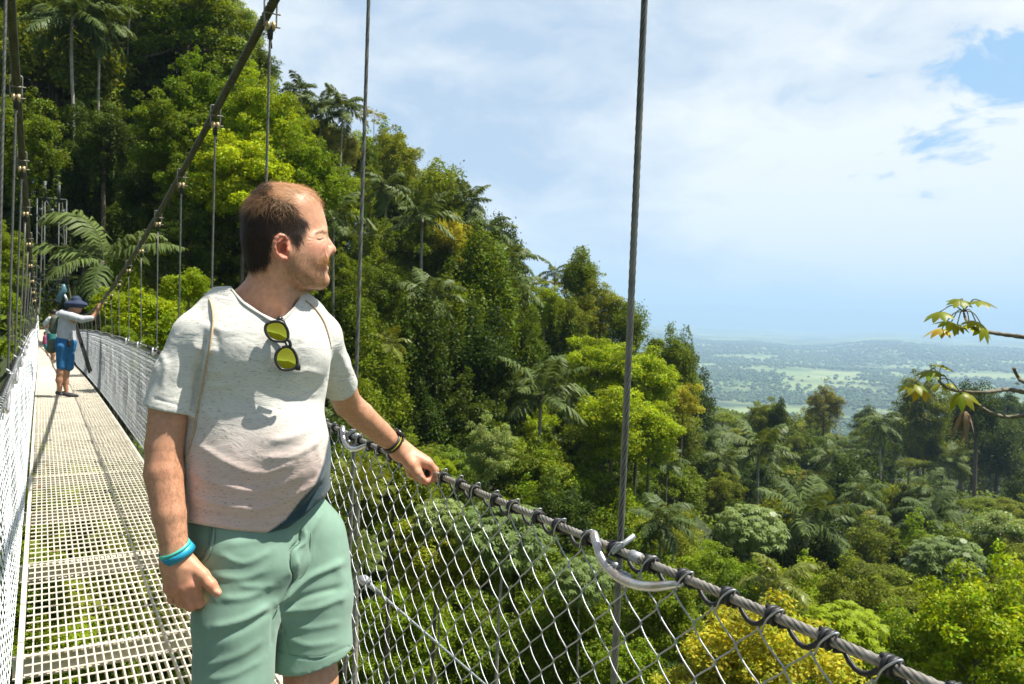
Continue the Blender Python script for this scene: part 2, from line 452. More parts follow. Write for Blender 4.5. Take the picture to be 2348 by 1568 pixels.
obj('cross_brace', mb, TW, te)
mb = MB()
for x in (.12, .78): mb.tube([[x, 50, 6.9], [x, 50, 7.9]], .07, 8)
obj('post', mb, TW, te)

# ------------------------------------------------------------------ vegetation materials
def leafmat(name, col, transl=.36, objrand=1, rough=.5): return mat(name, col, rough, 0, .16, attr=1, transl=transl, objrand=objrand)
LM = {
 'bright': leafmat('leaf_bright_green', (.205, .285, .007)),
 'mid': leafmat('leaf_mid_green', (.145, .20, .008)),
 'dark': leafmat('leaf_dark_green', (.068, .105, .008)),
 'olive': leafmat('leaf_olive', (.18, .215, .014)),
 'pale': leafmat('leaf_pale_green', (.22, .29, .09), rough=.35),
 'lime': leafmat('leaf_lime', (.265, .345, .006)),
 'yellow': leafmat('leaf_yellow_green', (.42, .40, .03)),
 'tan': leafmat('leaf_tan_flush', (.25, .25, .05)),
 'orange': leafmat('leaf_orange_flush', (.40, .17, .04)),
 'palm': leafmat('palm_leaf', (.10, .145, .040), .22, .6, .5),
 'palmy': leafmat('palm_leaf_yellowed', (.20, .24, .045), .28, .6, .35),
 'dead': mat('dead_palm_leaf', (.17, .12, .05), .8, attr=1),
}
BARK = mat('bark', (.13, .105, .075), .9, noise_scale=5, noise_amt=.4, bump=.4)
BARKP = mat('pale_bark', (.33, .30, .24), .85, noise_scale=5, noise_amt=.35, bump=.3)
def unit(v): return v/(np.linalg.norm(v, axis=-1, keepdims=True)+1e-9)
def leafquads(P, Nn, size, rg, w=.55, bend=.18):
    """diamond leaves with a slight fold: P centres, Nn normals"""
    n = len(P); t = unit(np.cross(Nn, rg.normal(size=(n, 3)))); b = np.cross(Nn, t)
    s = size*rg.uniform(.65, 1.3, (n, 1))
    V = np.stack([P-t*s*.5, P+b*s*w*.5-Nn*s*bend*.4, P+t*s*.5-Nn*s*bend, P-b*s*w*.5-Nn*s*bend*.4], 1)
    return V.reshape(-1, 3), np.arange(4*n).reshape(n, 4)
def crown(seed, R, H, nb, nl, leaf, vines=0, br=(.22, .42), shell=.55, flat=1.0, up=.5, var=.28, zc=0, droop=0, width=.55):
    """crown of leaf clumps: nb sub-clumps spread over an R x H ellipsoid, leaves on the clumps"""
    rg = np.random.default_rng(seed)
    d = unit(rg.normal(size=(nb, 3))); d[:, 2] = np.where(d[:, 2] < -.35, -d[:, 2]*.6, d[:, 2])
    rad = rg.uniform(shell, 1, (nb, 1))
    rad = rad*(1+.22*np.sin(d[:, :1]*3+seed)*np.sin(d[:, 1:2]*4+seed*2)+.12*rg.normal(size=(nb, 1))); c = d*rad*[R*.8, R*.8, H*.42]; c[:, 2] = np.where(rg.random(nb) < .25, -abs(c[:, 2]), c[:, 2]) + zc
    r = rg.uniform(br[0], br[1], nb)*R
    wts = r**2; k = rg.choice(nb, nl, p=wts/wts.sum())
    q = unit(rg.normal(size=(nl, 3))+[0, 0, .35])
    rr = r[k][:, None]*(1-.45*rg.random((nl, 1))**1.6)*np.where(rg.random((nl, 1)) < .12, rg.uniform(1, 1.55, (nl, 1)), 1)*(1+.18*np.sin(q[:, :1]*7+k[:, None])*np.sin(q[:, 1:2]*6))
    P = c[k]+q*rr*[1, 1, flat]
    if droop: P[:, 2] -= droop*(np.hypot(P[:, 0], P[:, 1])/R)**2*H*.3
    Nn = unit(q*.6+rg.normal(size=(nl, 3))*.55+[0, 0, up])
    if vines:                                          # leafy lianas hanging from the clumps
        kv = rg.integers(0, nb, vines); nv = 34; a_ = rg.uniform(0, 6.283, vines); L_ = rg.uniform(.25, .75, vines)*H*.6
        p0 = c[kv]+np.stack([np.cos(a_)*r[kv], np.sin(a_)*r[kv], 0*a_], 1)
        tt = rg.random((vines, nv)); Pv = p0[:, None]+np.stack([.12*np.sin(tt*9+a_[:, None]), .12*np.cos(tt*7+a_[:, None]), -tt*L_[:, None]], -1)+rg.normal(size=(vines, nv, 3))*.10
        P = np.vstack([P, Pv.reshape(-1, 3)]); o_ = np.repeat(np.stack([np.cos(a_), np.sin(a_), .5+0*a_], 1), nv, 0)
        Nn = np.vstack([Nn, unit(o_+rg.normal(size=(vines*nv, 3))*.5)]); k = np.concatenate([k, np.repeat(kv, nv)]); nl = nl+vines*nv
    V, Q = leafquads(P, Nn, leaf, rg, w=width)
    clump = 1+var*rg.uniform(-1, 1, nb)
    g = (clump[k]*(1+var*.7*rg.uniform(-1, 1, nl)))[:, None]
    tint = np.array([1, 1, 1])*g*(1+np.array([.22, .0, -.1])*rg.normal(size=(nl, 1))*.6)
    return mesh('crown', V, Q, None, False, np.repeat(np.clip(tint, .15, 2.4), 4, 0)), c, r
def trunkmesh(h, r, c=None, seed=0, below=5, nlimb=9, lean=.4):
    rg = np.random.default_rng(seed); mb = MB()
    top = np.array([0, 0, 0.])
    P = bez([[lean*.3, 0, -h-below], [0, lean*.2, -h*.6], [-lean*.15, 0, -h*.25], top], 14)
    mb.tube(P, np.linspace(r*1.15, r*.55, len(P)), 8)
    if c is not None:
        for q in c[:nlimb]:
            s = P[-1-int(rg.integers(0, 4))]; mdl = (s+q)/2+rg.normal(size=3)*.06*np.linalg.norm(q-s)+[0, 0, -.05*np.linalg.norm(q-s)]
            L_ = bez([s, mdl, q], 8); mb.tube(L_, np.linspace(r*.42, r*.12, len(L_)), 5)
    return mb.mesh('trunk')
# ------------------------------------------------------------------ palms
def frond(mb, base, az, el, Lf, curl, rg, n=34, w=.055, ll=.34, sweep=.35, dead=False):
    """one pinnate leaf: arching midrib, two rows of drooping leaflets"""
    t = np.linspace(0, 1, 13); a = el-curl*t**1.3
    st = Lf/12; h = np.concatenate([[0], np.cumsum(np.cos(a[:-1])*st)]); z = np.concatenate([[0], np.cumsum(np.sin(a[:-1])*st)])
    dirv = np.array([math.cos(az), math.sin(az), 0]); side = np.array([-math.sin(az), math.cos(az), 0])
    P = base+h[:, None]*dirv+z[:, None]*[0, 0, 1]+side*(t**2)[:, None]*rg.uniform(-.12, .12)*Lf
    mb.tube(P, np.linspace(.02, .005, 13)*Lf/3, 4, cap=False)
    s = np.linspace(.12, 1, n); Pi = np.stack([np.interp(s, t, P[:, i]) for i in range(3)], 1)
    T_ = unit(np.gradient(Pi, axis=0)); U_ = np.cross(side, T_)*-1
    ln = Lf*ll*np.sin(np.clip(s*1.02, 0, 1)*np.pi*.86+.28)**.7
    tw = .9*np.sin(s*3+rg.uniform(0, 6))*.15
    for sd in (-1, 1):
        jit = rg.normal(size=(n, 3))*.10
        o1 = unit(side*sd*1.0+T_*(sweep+.5*s[:, None])+U_*(-.15+tw[:, None]*sd)+jit+U_*rg.uniform(-.25, .25, (n, 1)))
        mid = Pi+o1*ln[:, None]*.5
        o2 = unit(o1+np.array([0, 0, -.75])*(1+.3*rg.random((n, 1))))
        tip = mid+o2*ln[:, None]*.5
        wv = unit(T_)*(w*Lf*.5)*rg.uniform(.8, 1.2, (n, 1))
        V = np.stack([Pi-wv*.3, Pi+wv*.3, mid+wv, mid-wv, tip+wv*.12, tip-wv*.12], 1).reshape(-1, 3)
        b = np.arange(n)[:, None]*6
        Q = np.concatenate([b+[0, 1, 2, 3], b+[3, 2, 4, 5]])
        g = rg.uniform(.7, 1.3, (n, 1)); C = np.repeat(np.hstack([g*1.05, g, g*.95]), 6, 0)
        mb.add(V, Q, None, C)
def palmcrown(seed, Lf, nf=13, el0=1.25, el1=-.3, curl=1.3, n=34, **kw):
    rg = np.random.default_rng(seed); mb = MB()
    for i in range(nf):
        f = i/(nf-1); el = el0+(el1-el0)*f
        frond(mb, np.array([0, 0, .1]), i*2.39996+rg.uniform(-.25, .25), el, Lf*rg.uniform(.85, 1.1), curl*rg.uniform(.7, 1.25)*(.65+.35*(1-f)), rg, n, **kw)
    mb.tube([[0, 0, 0], [rg.uniform(-.1, .1), rg.uniform(-.1, .1), Lf*.75]], [.02, .004], 4)
    return mb.mesh('crown', smooth=False, col=True)
# ------------------------------------------------------------------ kinds: name -> (crown, trunk mesh, crown radius, total height, leaf default)
KIND = {}
def kind(key, nm, R, H, h, tr, bark=BARK, **kw):
    me, c, r = crown(hash_(key), R, H, **kw); KIND[key] = dict(name=nm, crown=me, trunk=trunkmesh(h, tr, c, hash_(key)), R=R, h=h, bark=bark)
def hash_(s): return sum(ord(ch)*(i+3) for i, ch in enumerate(s))
for q in range(3):
    kind(f'broad{q}', 'broadleaf_tree', 4, 10, 9, .22, nb=50, nl=12000, leaf=.29, br=(.2, .36), flat=.85)
    kind(f'fine{q}', 'broadleaf_tree', 4, 11, 9, .2, nb=150, nl=20000, leaf=.22, vines=60, br=(.08, .21), flat=.8, var=.36)
for q in range(2):
    kind(f'umb{q}', 'umbrella_tree', 4.5, 3.0, 10, .2, BARKP, nb=34, nl=7500, leaf=.26, br=(.16, .3), flat=.35, shell=.5, up=1.0)
    kind(f'vine{q}', 'vine_draped_tree', 3.2, 13, 8, .3, nb=110, nl=19000, leaf=.27, vines=190, br=(.14, .34), flat=1.4, up=.2, shell=.6)
    kind(f'tall{q}', 'vine_draped_tree', 2.6, 9, 8, .25, nb=60, nl=11000, leaf=.25, vines=90, br=(.22, .42), flat=1.2, up=.3)
kind('layer', 'layered_tree', 5, 10, 10, .35, nb=70, nl=18000, leaf=.26, br=(.12, .24), flat=.4, shell=.35, up=.9, var=.4)
kind('airy', 'airy_tree', 3.6, 4, 8, .1, BARKP, nb=46, nl=2300, leaf=.22, br=(.08, .17), flat=.4, up=1, shell=.6)
kind('shrub0', 'leafy_shrub', 1.6, 2.4, 2.5, .06, nb=60, nl=9000, leaf=.13, br=(.14, .28), flat=.8, up=.6)
kind('shrub1', 'leafy_shrub', 1.6, 2.2, 2.5, .06, nb=90, nl=12000, leaf=.10, br=(.10, .22), flat=.7, up=.7, var=.35)
kind('dense', 'leafy_tree', 2.6, 7.6, 5, .1, nb=190, nl=28000, leaf=.145, br=(.08, .22), flat=.8, up=.5, var=.34)
kind('dense1', 'leafy_tree', 2.6, 6.2, 5, .1, nb=130, nl=24000, leaf=.15, br=(.10, .27), flat=.6, up=.7, var=.34)
# cecropia: hand shaped leaves
def handleaf_tree(seed, R, H, n, leaf):
    rg = np.random.default_rng(seed); d = unit(rg.normal(size=(n, 3))+[0, 0, .5]); P = d*[R, R, H*.5]*rg.uniform(.45, 1, (n, 1))
    mb = MB(); Nn = unit(d*.5+[0, 0, 1.0]+rg.normal(size=(n, 3))*.3)
    for k_ in range(8):
        t0 = unit(np.cross(Nn, rg.normal(size=(1, 3))+np.zeros((n, 3)))) if k_ == 0 else t0
        b0 = np.cross(Nn, t0); a = k_/8*2*np.pi
        dr = t0*math.cos(a)+b0*math.sin(a); sd = np.cross(Nn, dr); L_ = leaf*rg.uniform(.8, 1.1, (n, 1))
        V = np.stack([P, P+dr*L_*.55+sd*L_*.17, P+dr*L_-Nn*L_*.38, P+dr*L_*.55-sd*L_*.17], 1).reshape(-1, 3)
        g = np.repeat(rg.uniform(.75, 1.25, (n, 1)), 4, 0)
        mb.add(V, np.arange(4*n).reshape(n, 4), None, g*[1, 1, 1])
    return mb.mesh('crown', smooth=False, col=True), P
hm, hc = handleaf_tree(5, 2.6, 3.6, 520, .42)
KIND['hand'] = dict(name='cecropia_tree', crown=hm, trunk=trunkmesh(7, .09, hc[:30], 3, nlimb=26), R=2.6, h=7, bark=BARKP)
for q in range(4):
    Lf = 3.6; tr = MB(); tr.tube(bez([[.5, 0, -15], [.25, .1, -8], [0, 0, -3], [0, 0, .1]], 14), [.13]*3+[.11]*6+[.12]*3+[.09]*20 if 0 else .11, 8)
    KIND[f'palm{q}'] = dict(name='palm_tree', crown=palmcrown(30+q, Lf, 13 if q != 2 else 10, el1=(-.5 if q != 3 else -.9), curl=1.35 if q != 1 else 1.0, n=30), trunk=tr.mesh('trunk'), R=Lf, h=9, bark=BARKP)
KIND['spiky'] = dict(name='spiky_palm', crown=palmcrown(77, 1.5, 26, el0=1.4, el1=-.1, curl=.5, n=16, w=.05, ll=.5, sweep=1.2), trunk=KIND['palm0']['trunk'], R=1.4, h=2, bark=BARKP)
# hanging dead fronds and fruit under palm heads
ROOTS = {}
TREES = []
def tree(px, py, rpx, z, key, leafk='mid', label=None, group=None, sx=1.0):
    """crown centre seen at picture point (px,py), rpx wide, z metres away"""
    if key.startswith('palm') and group is None: rpx *= 1.12; z *= .93
    K = KIND[key]; s = rpx*z/PF/K['R']
    c = at(px, py, z); base = c-[0, 0, K['h']*s]
    rz = random.uniform(0, 6.28)
    sc = (s*sx, s*sx, s)
    kk = (key, leafk)
    if kk not in ROOTS:
        r = empty(K['name'], base, label, 'palm' if 'palm' in K['name'] else ('shrub' if 'shrub' in K['name'] else 'tree'), group, rz); r.scale = sc
        me = K['crown'] if not len(K['crown'].materials) else K['crown'].copy()
        me.materials.clear(); me.materials.append(LM[leafk])
        oc = bpy.data.objects.new('crown', me); COL.objects.link(oc); oc.parent = r; oc.location = (0, 0, K['h'])
        ot = bpy.data.objects.new('trunk', K['trunk']); COL.objects.link(ot); ot.parent = r; ot.location = (0, 0, K['h'])
        if not len(K['trunk'].materials): K['trunk'].materials.append(K['bark'])
        ROOTS[kk] = r
    else:
        r = copy_tree(ROOTS[kk], base, rz, sc)
        r['label'] = label
        if group: r['group'] = group
        elif 'group' in r: del r['group']
    if sum(map(ord, label or '')) % 2: pass
    TREES.append((c, s*K['R'], K['h']*s, z))
    return r

# big palm in front of the tower, every frond a part of its own
def big_palm(px, py, z):
    c = at(px, py, z); e = empty('palm_tree', c-[0, 0, 9], 'large palm with broad drooping fronds in front of the tower', 'palm')
    rg = np.random.default_rng(4); k = z/PF
    rightaz = math.atan2(-math.sin(TH), math.cos(TH))
    specs = [(rightaz+3.0, 1.50, 215, 2.5), (rightaz+3.3, .40, 215, .75), (rightaz-.1, .55, 190, .9), (rightaz+4.2, .1, 150, 1.3), (rightaz-1.3, -.3, 150, .95), (rightaz+.5, 1.1, 160, 1.7),
             (rightaz+2.2, .7, 150, 1.2), (rightaz+1.2, .5, 130, 1.2), (rightaz-2.0, -.6, 130, .7)]
    for az, el, Lp, cu in specs:
        mb = MB(); frond(mb, c, az, el, Lp*k, cu, rg, n=46, w=.034, ll=.30, sweep=.3)
        obj('frond', mb, LM['palm'], e)
    tr = MB(); tr.tube(bez([c-[0, 0, 12], c-[.2, 0, 5], c], 10), .13, 8); obj('trunk', tr, BARK, e)
    TREES.append((c, 2, 9, z))

# ------------------------------------------------------------------ the trees one can single out (picture x, y, crown radius, distance)
T = tree
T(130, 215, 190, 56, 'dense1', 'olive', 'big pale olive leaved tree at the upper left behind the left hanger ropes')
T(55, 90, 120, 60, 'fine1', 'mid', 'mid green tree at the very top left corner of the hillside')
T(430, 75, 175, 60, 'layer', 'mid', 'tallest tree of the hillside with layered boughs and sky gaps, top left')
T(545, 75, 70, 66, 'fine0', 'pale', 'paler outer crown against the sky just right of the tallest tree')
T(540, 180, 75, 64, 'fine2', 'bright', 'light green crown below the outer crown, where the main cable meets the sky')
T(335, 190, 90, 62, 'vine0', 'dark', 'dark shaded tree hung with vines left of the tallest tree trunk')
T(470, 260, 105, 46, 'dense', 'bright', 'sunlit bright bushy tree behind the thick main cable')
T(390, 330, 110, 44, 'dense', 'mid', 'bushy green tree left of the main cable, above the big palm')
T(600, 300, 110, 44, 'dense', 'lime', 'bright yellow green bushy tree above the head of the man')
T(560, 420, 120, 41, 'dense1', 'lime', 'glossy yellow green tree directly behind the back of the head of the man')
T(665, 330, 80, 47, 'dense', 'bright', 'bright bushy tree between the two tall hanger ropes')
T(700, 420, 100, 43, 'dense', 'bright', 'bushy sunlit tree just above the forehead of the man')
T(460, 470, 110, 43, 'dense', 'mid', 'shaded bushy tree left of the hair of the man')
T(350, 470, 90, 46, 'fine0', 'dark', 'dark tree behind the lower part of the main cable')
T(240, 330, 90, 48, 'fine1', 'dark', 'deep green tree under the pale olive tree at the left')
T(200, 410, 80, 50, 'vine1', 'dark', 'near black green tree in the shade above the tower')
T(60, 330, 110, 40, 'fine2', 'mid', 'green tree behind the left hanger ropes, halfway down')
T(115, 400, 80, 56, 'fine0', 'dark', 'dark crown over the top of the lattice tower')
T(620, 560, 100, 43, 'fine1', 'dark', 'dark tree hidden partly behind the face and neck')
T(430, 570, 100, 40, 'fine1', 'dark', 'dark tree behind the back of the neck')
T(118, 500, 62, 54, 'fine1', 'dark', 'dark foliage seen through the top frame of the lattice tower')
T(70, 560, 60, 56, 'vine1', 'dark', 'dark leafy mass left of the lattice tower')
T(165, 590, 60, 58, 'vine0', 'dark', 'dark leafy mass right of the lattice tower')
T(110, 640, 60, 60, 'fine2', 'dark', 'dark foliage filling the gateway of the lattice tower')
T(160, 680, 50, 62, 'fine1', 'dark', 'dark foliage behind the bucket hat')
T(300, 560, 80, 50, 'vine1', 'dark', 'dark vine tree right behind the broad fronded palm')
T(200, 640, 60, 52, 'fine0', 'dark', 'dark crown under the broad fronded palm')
# palms of the hillside
big_palm(237, 598, 33)
T(165, 45, 105, 55, 'palm0', 'palm', 'palm with hanging grey fronds near the top left edge')
T(228, 55, 85, 57, 'palm3', 'palm', 'palm between the pale olive tree and the tallest tree')
T(618, 165, 30, 90, 'palm0', 'palm', 'tiny distant palm beside the second hanger rope, on the skyline')
T(690, 210, 50, 80, 'palm2', 'palm', 'small palm on the skyline between the two left hanger ropes')
T(735, 255, 55, 78, 'palm1', 'palm', 'palm with drooping head left of the skyline palm with fruit')
T(785, 250, 62, 76, 'palm0', 'palm', 'palm standing free on the skyline left of the second hanger rope')
T(885, 430, 60, 74, 'palm3', 'palm', 'palm just under the rounded olive crowns on the ridge')
T(765, 500, 90, 50, 'palm2', 'palm', 'palm whose fronds spread just right of the forehead')
T(1075, 460, 58, 78, 'palm1', 'palm', 'palm leaning out of the vine tree on the ridge skyline')
T(968, 500, 90, 62, 'palm1', 'palm', 'large palm in the middle of the hillside with upright centre fronds')
T(1118, 530, 66, 76, 'palm0', 'palm', 'palm against the sky right of the yellow topped tree')
T(1165, 600, 75, 70, 'palm3', 'palm', 'palm with long hanging fronds below the skyline palm')
T(1180, 670, 80, 66, 'palm2', 'palm', 'palm with streaked sunlit frond over the green gap')
T(1272, 625, 40, 92, 'palm2', 'palm', 'small lone palm on the skyline beside the bare spreading tree')
T(985, 680, 85, 56, 'palm0', 'palm', 'palm with silvery fronds level with the lips of the man')
T(890, 790, 60, 50, 'palm2', 'palmy', 'low palm with light fronds right of the second hanger rope')
T(1240, 905, 120, 55, 'palm1', 'palm', 'big palm on a slim trunk left of the bright lime tree')
T(1515, 1195, 85, 46, 'palm3', 'palm', 'palm with fronds drooping to the right just past the thick hanger rope')
T(1530, 1055, 48, 70, 'palm0', 'palm', 'palm peeping out right of the bright lime tree')
T(1615, 1010, 62, 105, 'palm3', 'palm', 'palm at the left end of the dark valley wood')
T(1740, 1030, 85, 100, 'palm1', 'palm', 'tall palm with brown hanging fronds in the valley wood')
T(1660, 1060, 55, 95, 'palm3', 'palm', 'dull palm left of the tall valley palm')
T(1850, 1190, 115, 70, 'palm1', 'palm', 'widest palm in the middle of the valley wood')
T(2135, 1185, 85, 92, 'palm0', 'palm', 'palm at the right of the valley wood above the pale tree')
T(1975, 1130, 60, 100, 'palm2', 'palm', 'palm right of the tan crowned tree')
T(2040, 1220, 60, 92, 'palm3', 'palm', 'palm below and right of the tan crowned tree')
T(2020, 975, 55, 150, 'palm3', 'palm', 'vine strangled palm rising to the top of the valley wood')
T(1905, 1050, 48, 130, 'palm0', 'palm', 'small blue green palm in the middle distance of the wood')
T(1790, 1335, 95, 42, 'palm2', 'palmy', 'small yellow green palm below the widest palm')
T(2130, 1120, 60, 120, 'palm2', 'palm', 'palm half lost in the brown trees at the right')
T(820, 1130, 80, 13, 'spiky', 'palmy', 'spiky narrow leaved palm seen through the fence right behind the shorts')
T(815, 1290, 70, 13, 'spiky', 'pale', 'lower spiky palm seen through the fence beside the thigh')
# ridge
T(775, 345, 55, 72, 'fine0', 'tan', 'brownish crown on the ridge between the hanger ropes')
T(858, 265, 42, 84, 'airy', 'tan', 'thin bare branched tree against the sky right of the second hanger rope')
T(740, 320, 50, 74, 'fine1', 'olive', 'olive crown under the skyline palms')
T(905, 375, 75, 82, 'fine2', 'olive', 'broad rounded olive crown on the ridge')
T(835, 370, 50, 78, 'fine1', 'mid', 'green crown behind the second hanger rope on the ridge')
T(1005, 470, 66, 74, 'tall0', 'mid', 'vine covered tree with a squared top on the ridge')
T(940, 560, 80, 66, 'fine0', 'mid', 'green crown behind the large middle palm')
T(1035, 545, 52, 66, 'broad1', 'yellow', 'tree with a yellow flush right of the large middle palm')
T(1100, 700, 95, 58, 'vine0', 'mid', 'massive vine draped tree in the centre of the hillside')
T(1240, 655, 60, 88, 'airy', 'tan', 'bare spreading tree with pale branches on the skyline')
T(1330, 645, 52, 84, 'tall1', 'mid', 'bright tufted crown on a dark mossy stem, on the skyline')
T(1375, 720, 72, 82, 'fine0', 'olive', 'brownish tangled tree left of the thick hanger rope')
T(1300, 740, 62, 78, 'fine2', 'olive', 'mossy brown tree under the tufted crown')
T(1440, 760, 48, 80, 'tall0', 'mid', 'narrow green crown just right of the thick hanger rope, on the skyline')
T(1548, 850, 52, 90, 'vine1', 'mid', 'isolated rounded tower of vines at the end of the ridge')
T(1505, 790, 22, 92, 'hand', 'mid', 'small leafy sprig standing up beside the tower of vines')
T(1370, 850, 80, 60, 'dense1', 'lime', 'top tier of the brilliant lime green tree')
T(1465, 880, 95, 58, 'dense1', 'lime', 'brilliant lime green tree behind the thick hanger rope')
T(1400, 985, 105, 54, 'dense1', 'lime', 'lime green tree left of the thick hanger rope, lower tier')
T(1490, 1010, 90, 55, 'dense1', 'lime', 'lime green crown right of the thick hanger rope, lower tier')
T(1565, 925, 45, 70, 'broad1', 'yellow', 'yellowish crown at the right foot of the tower of vines')
T(1180, 760, 70, 66, 'fine2', 'bright', 'bright green crown under the streaked palm')
T(1250, 700, 50, 76, 'fine1', 'bright', 'fresh green crown under the bare spreading tree')
T(1100, 880, 90, 52, 'vine1', 'dark', 'dark vine hung tree in shade left of the big slim trunked palm')
T(960, 860, 100, 50, 'vine0', 'dark', 'dark vine curtain right of the second hanger rope')
T(860, 900, 80, 46, 'vine1', 'mid', 'green vine covered tree behind the left upper arm')
T(850, 680, 85, 52, 'fine1', 'mid', 'green tree right of the mouth of the man')
T(800, 780, 70, 48, 'vine0', 'mid', 'vine tree behind the left shoulder of the man')
T(790, 640, 60, 50, 'fine2', 'mid', 'small leaved green tree by the chin of the man')
T(1230, 770, 62, 84, 'vine1', 'mid', 'vine hung tree under the small gap in the ridge skyline')
T(1290, 800, 62, 78, 'vine0', 'mid', 'vine hung tree left of the top tier of the lime tree')
T(1200, 850, 70, 62, 'vine1', 'mid', 'leafy vine draped tree above the big slim trunked palm')
T(1035, 790, 80, 55, 'vine0', 'mid', 'vine draped tree below the palm with silvery fronds')
# below the handrail
T(1120, 1040, 70, 36, 'dense', 'pale', 'light green rounded tree right of the hand on the cable')
T(1010, 1075, 40, 22, 'shrub0', 'lime', 'bright sprig of leaves just behind the gripping hand')
T(900, 1120, 130, 17, 'dense1', 'olive', 'olive tree with reddish new leaves behind the fence, near the shorts')
T(1000, 1290, 110, 16, 'dense1', 'olive', 'yellowish green tree with thin curved branches behind the fence')
T(1150, 1230, 120, 15, 'hand', 'pale', 'cecropia with big pale hand shaped leaves under the handrail')
T(1010, 1190, 70, 16, 'hand', 'pale', 'pale cecropia crown left of the big one, under the handrail')
T(1330, 1330, 80, 17, 'hand', 'pale', 'pale leafy cecropia crown left of the thick hanger rope')
T(1300, 1480, 150, 18, 'dense', 'mid', 'dense green tree at the bottom behind the fence mesh')
T(1100, 1500, 130, 20, 'dense1', 'mid', 'shaded green tree at the bottom behind the wind stay')
T(930, 1460, 120, 18, 'dense', 'bright', 'green tree low behind the fence right of the knee')
T(1520, 1420, 110, 22, 'dense', 'mid', 'dull green tree right of the foot of the thick hanger rope')
T(1450, 1530, 90, 16, 'shrub0', 'bright', 'bright leafy shrub at the bottom edge by the thick hanger rope')
T(1745, 1560, 200, 15, 'dense1', 'yellow', 'large golden yellow leaved tree at the bottom, under the handrail cable')
T(1600, 1590, 110, 15, 'shrub1', 'yellow', 'small yellow leaved shrub at the bottom edge left of the yellow tree')
T(1930, 1450, 100, 22, 'hand', 'bright', 'bright tree with hand shaped leaves between the yellow tree and the fine leaved one')
T(2235, 1500, 190, 24, 'dense', 'lime', 'bright finely leaved tree filling the bottom right corner')
T(2000, 1530, 110, 26, 'dense', 'bright', 'bright green tree left of the bottom right corner tree')
T(2000, 1310, 82, 55, 'umb0', 'olive', 'neat domed olive tree in the lower valley wood')
T(2080, 1375, 78, 52, 'umb1', 'olive', 'second smaller domed olive tree, lower right of the neat one')
T(1885, 1095, 70, 120, 'umb0', 'tan', 'tan crowned tree catching the light in the valley wood')
T(1945, 1175, 66, 110, 'umb1', 'tan', 'tan crown sloping down right of the first tan tree')
T(1760, 975, 60, 150, 'fine1', 'olive', 'brown green crown at the near rim of the valley wood')
T(1785, 965, 26, 140, 'vine1', 'dark', 'dark narrow column of vines rising above the valley wood')
T(1890, 935, 50, 190, 'fine0', 'tan', 'rounded brownish tree standing out at the top of the valley wood')
T(2110, 950, 85, 190, 'fine2', 'olive', 'large domed tree on the skyline of the wood left of the bare branch')
T(2240, 950, 50, 170, 'tall0', 'dark', 'dark blackish tree behind the lowest bare branch')
T(2310, 950, 55, 260, 'fine0', 'dark', 'dark green domed tree at the right edge, farther off')
T(2170, 1290, 90, 60, 'hand', 'pale', 'pale greyish tree with hand shaped leaves at the right of the wood')
T(2290, 1200, 85, 75, 'umb1', 'pale', 'silvery flat topped tree near the right edge')
T(1720, 1215, 85, 60, 'hand', 'pale', 'light tree with big hand shaped leaves left of the widest palm')
T(1640, 1330, 80, 45, 'dense1', 'bright', 'bright mossy tree right of the foot of the thick hanger rope')
# shrubs by the bridge
for px, py, r, z, key, lk, lab in (
 (430, 660, 70, 17, 'shrub0', 'lime', 'bright yellow green shrub just left of the collar of the man'),
 (340, 720, 85, 15, 'shrub0', 'lime', 'bright leafy shrub over the right fence by the third hanger rope'),
 (260, 700, 60, 19, 'shrub0', 'lime', 'bright shrub behind the reaching hand of the hatted walker'),
 (270, 770, 50, 20, 'shrub1', 'bright', 'green shrub behind the top of the far right fence'),
 (400, 770, 80, 14, 'shrub0', 'bright', 'leafy shrub low behind the right fence left of the sleeve'),
 (0, 690, 50, 14, 'shrub0', 'bright', 'bright shrub behind the left hanger ropes at mid height'),
 (-15, 800, 50, 12, 'shrub0', 'lime', 'yellow green shrub behind the left fence top'),
 (28, 650, 45, 24, 'shrub1', 'mid', 'green shrub behind the left hanger ropes near the tower'),
 (20, 590, 60, 26, 'dense', 'mid', 'leafy tree behind the far left hanger rope')):
    T(px, py, r, z, key, lk, lab)
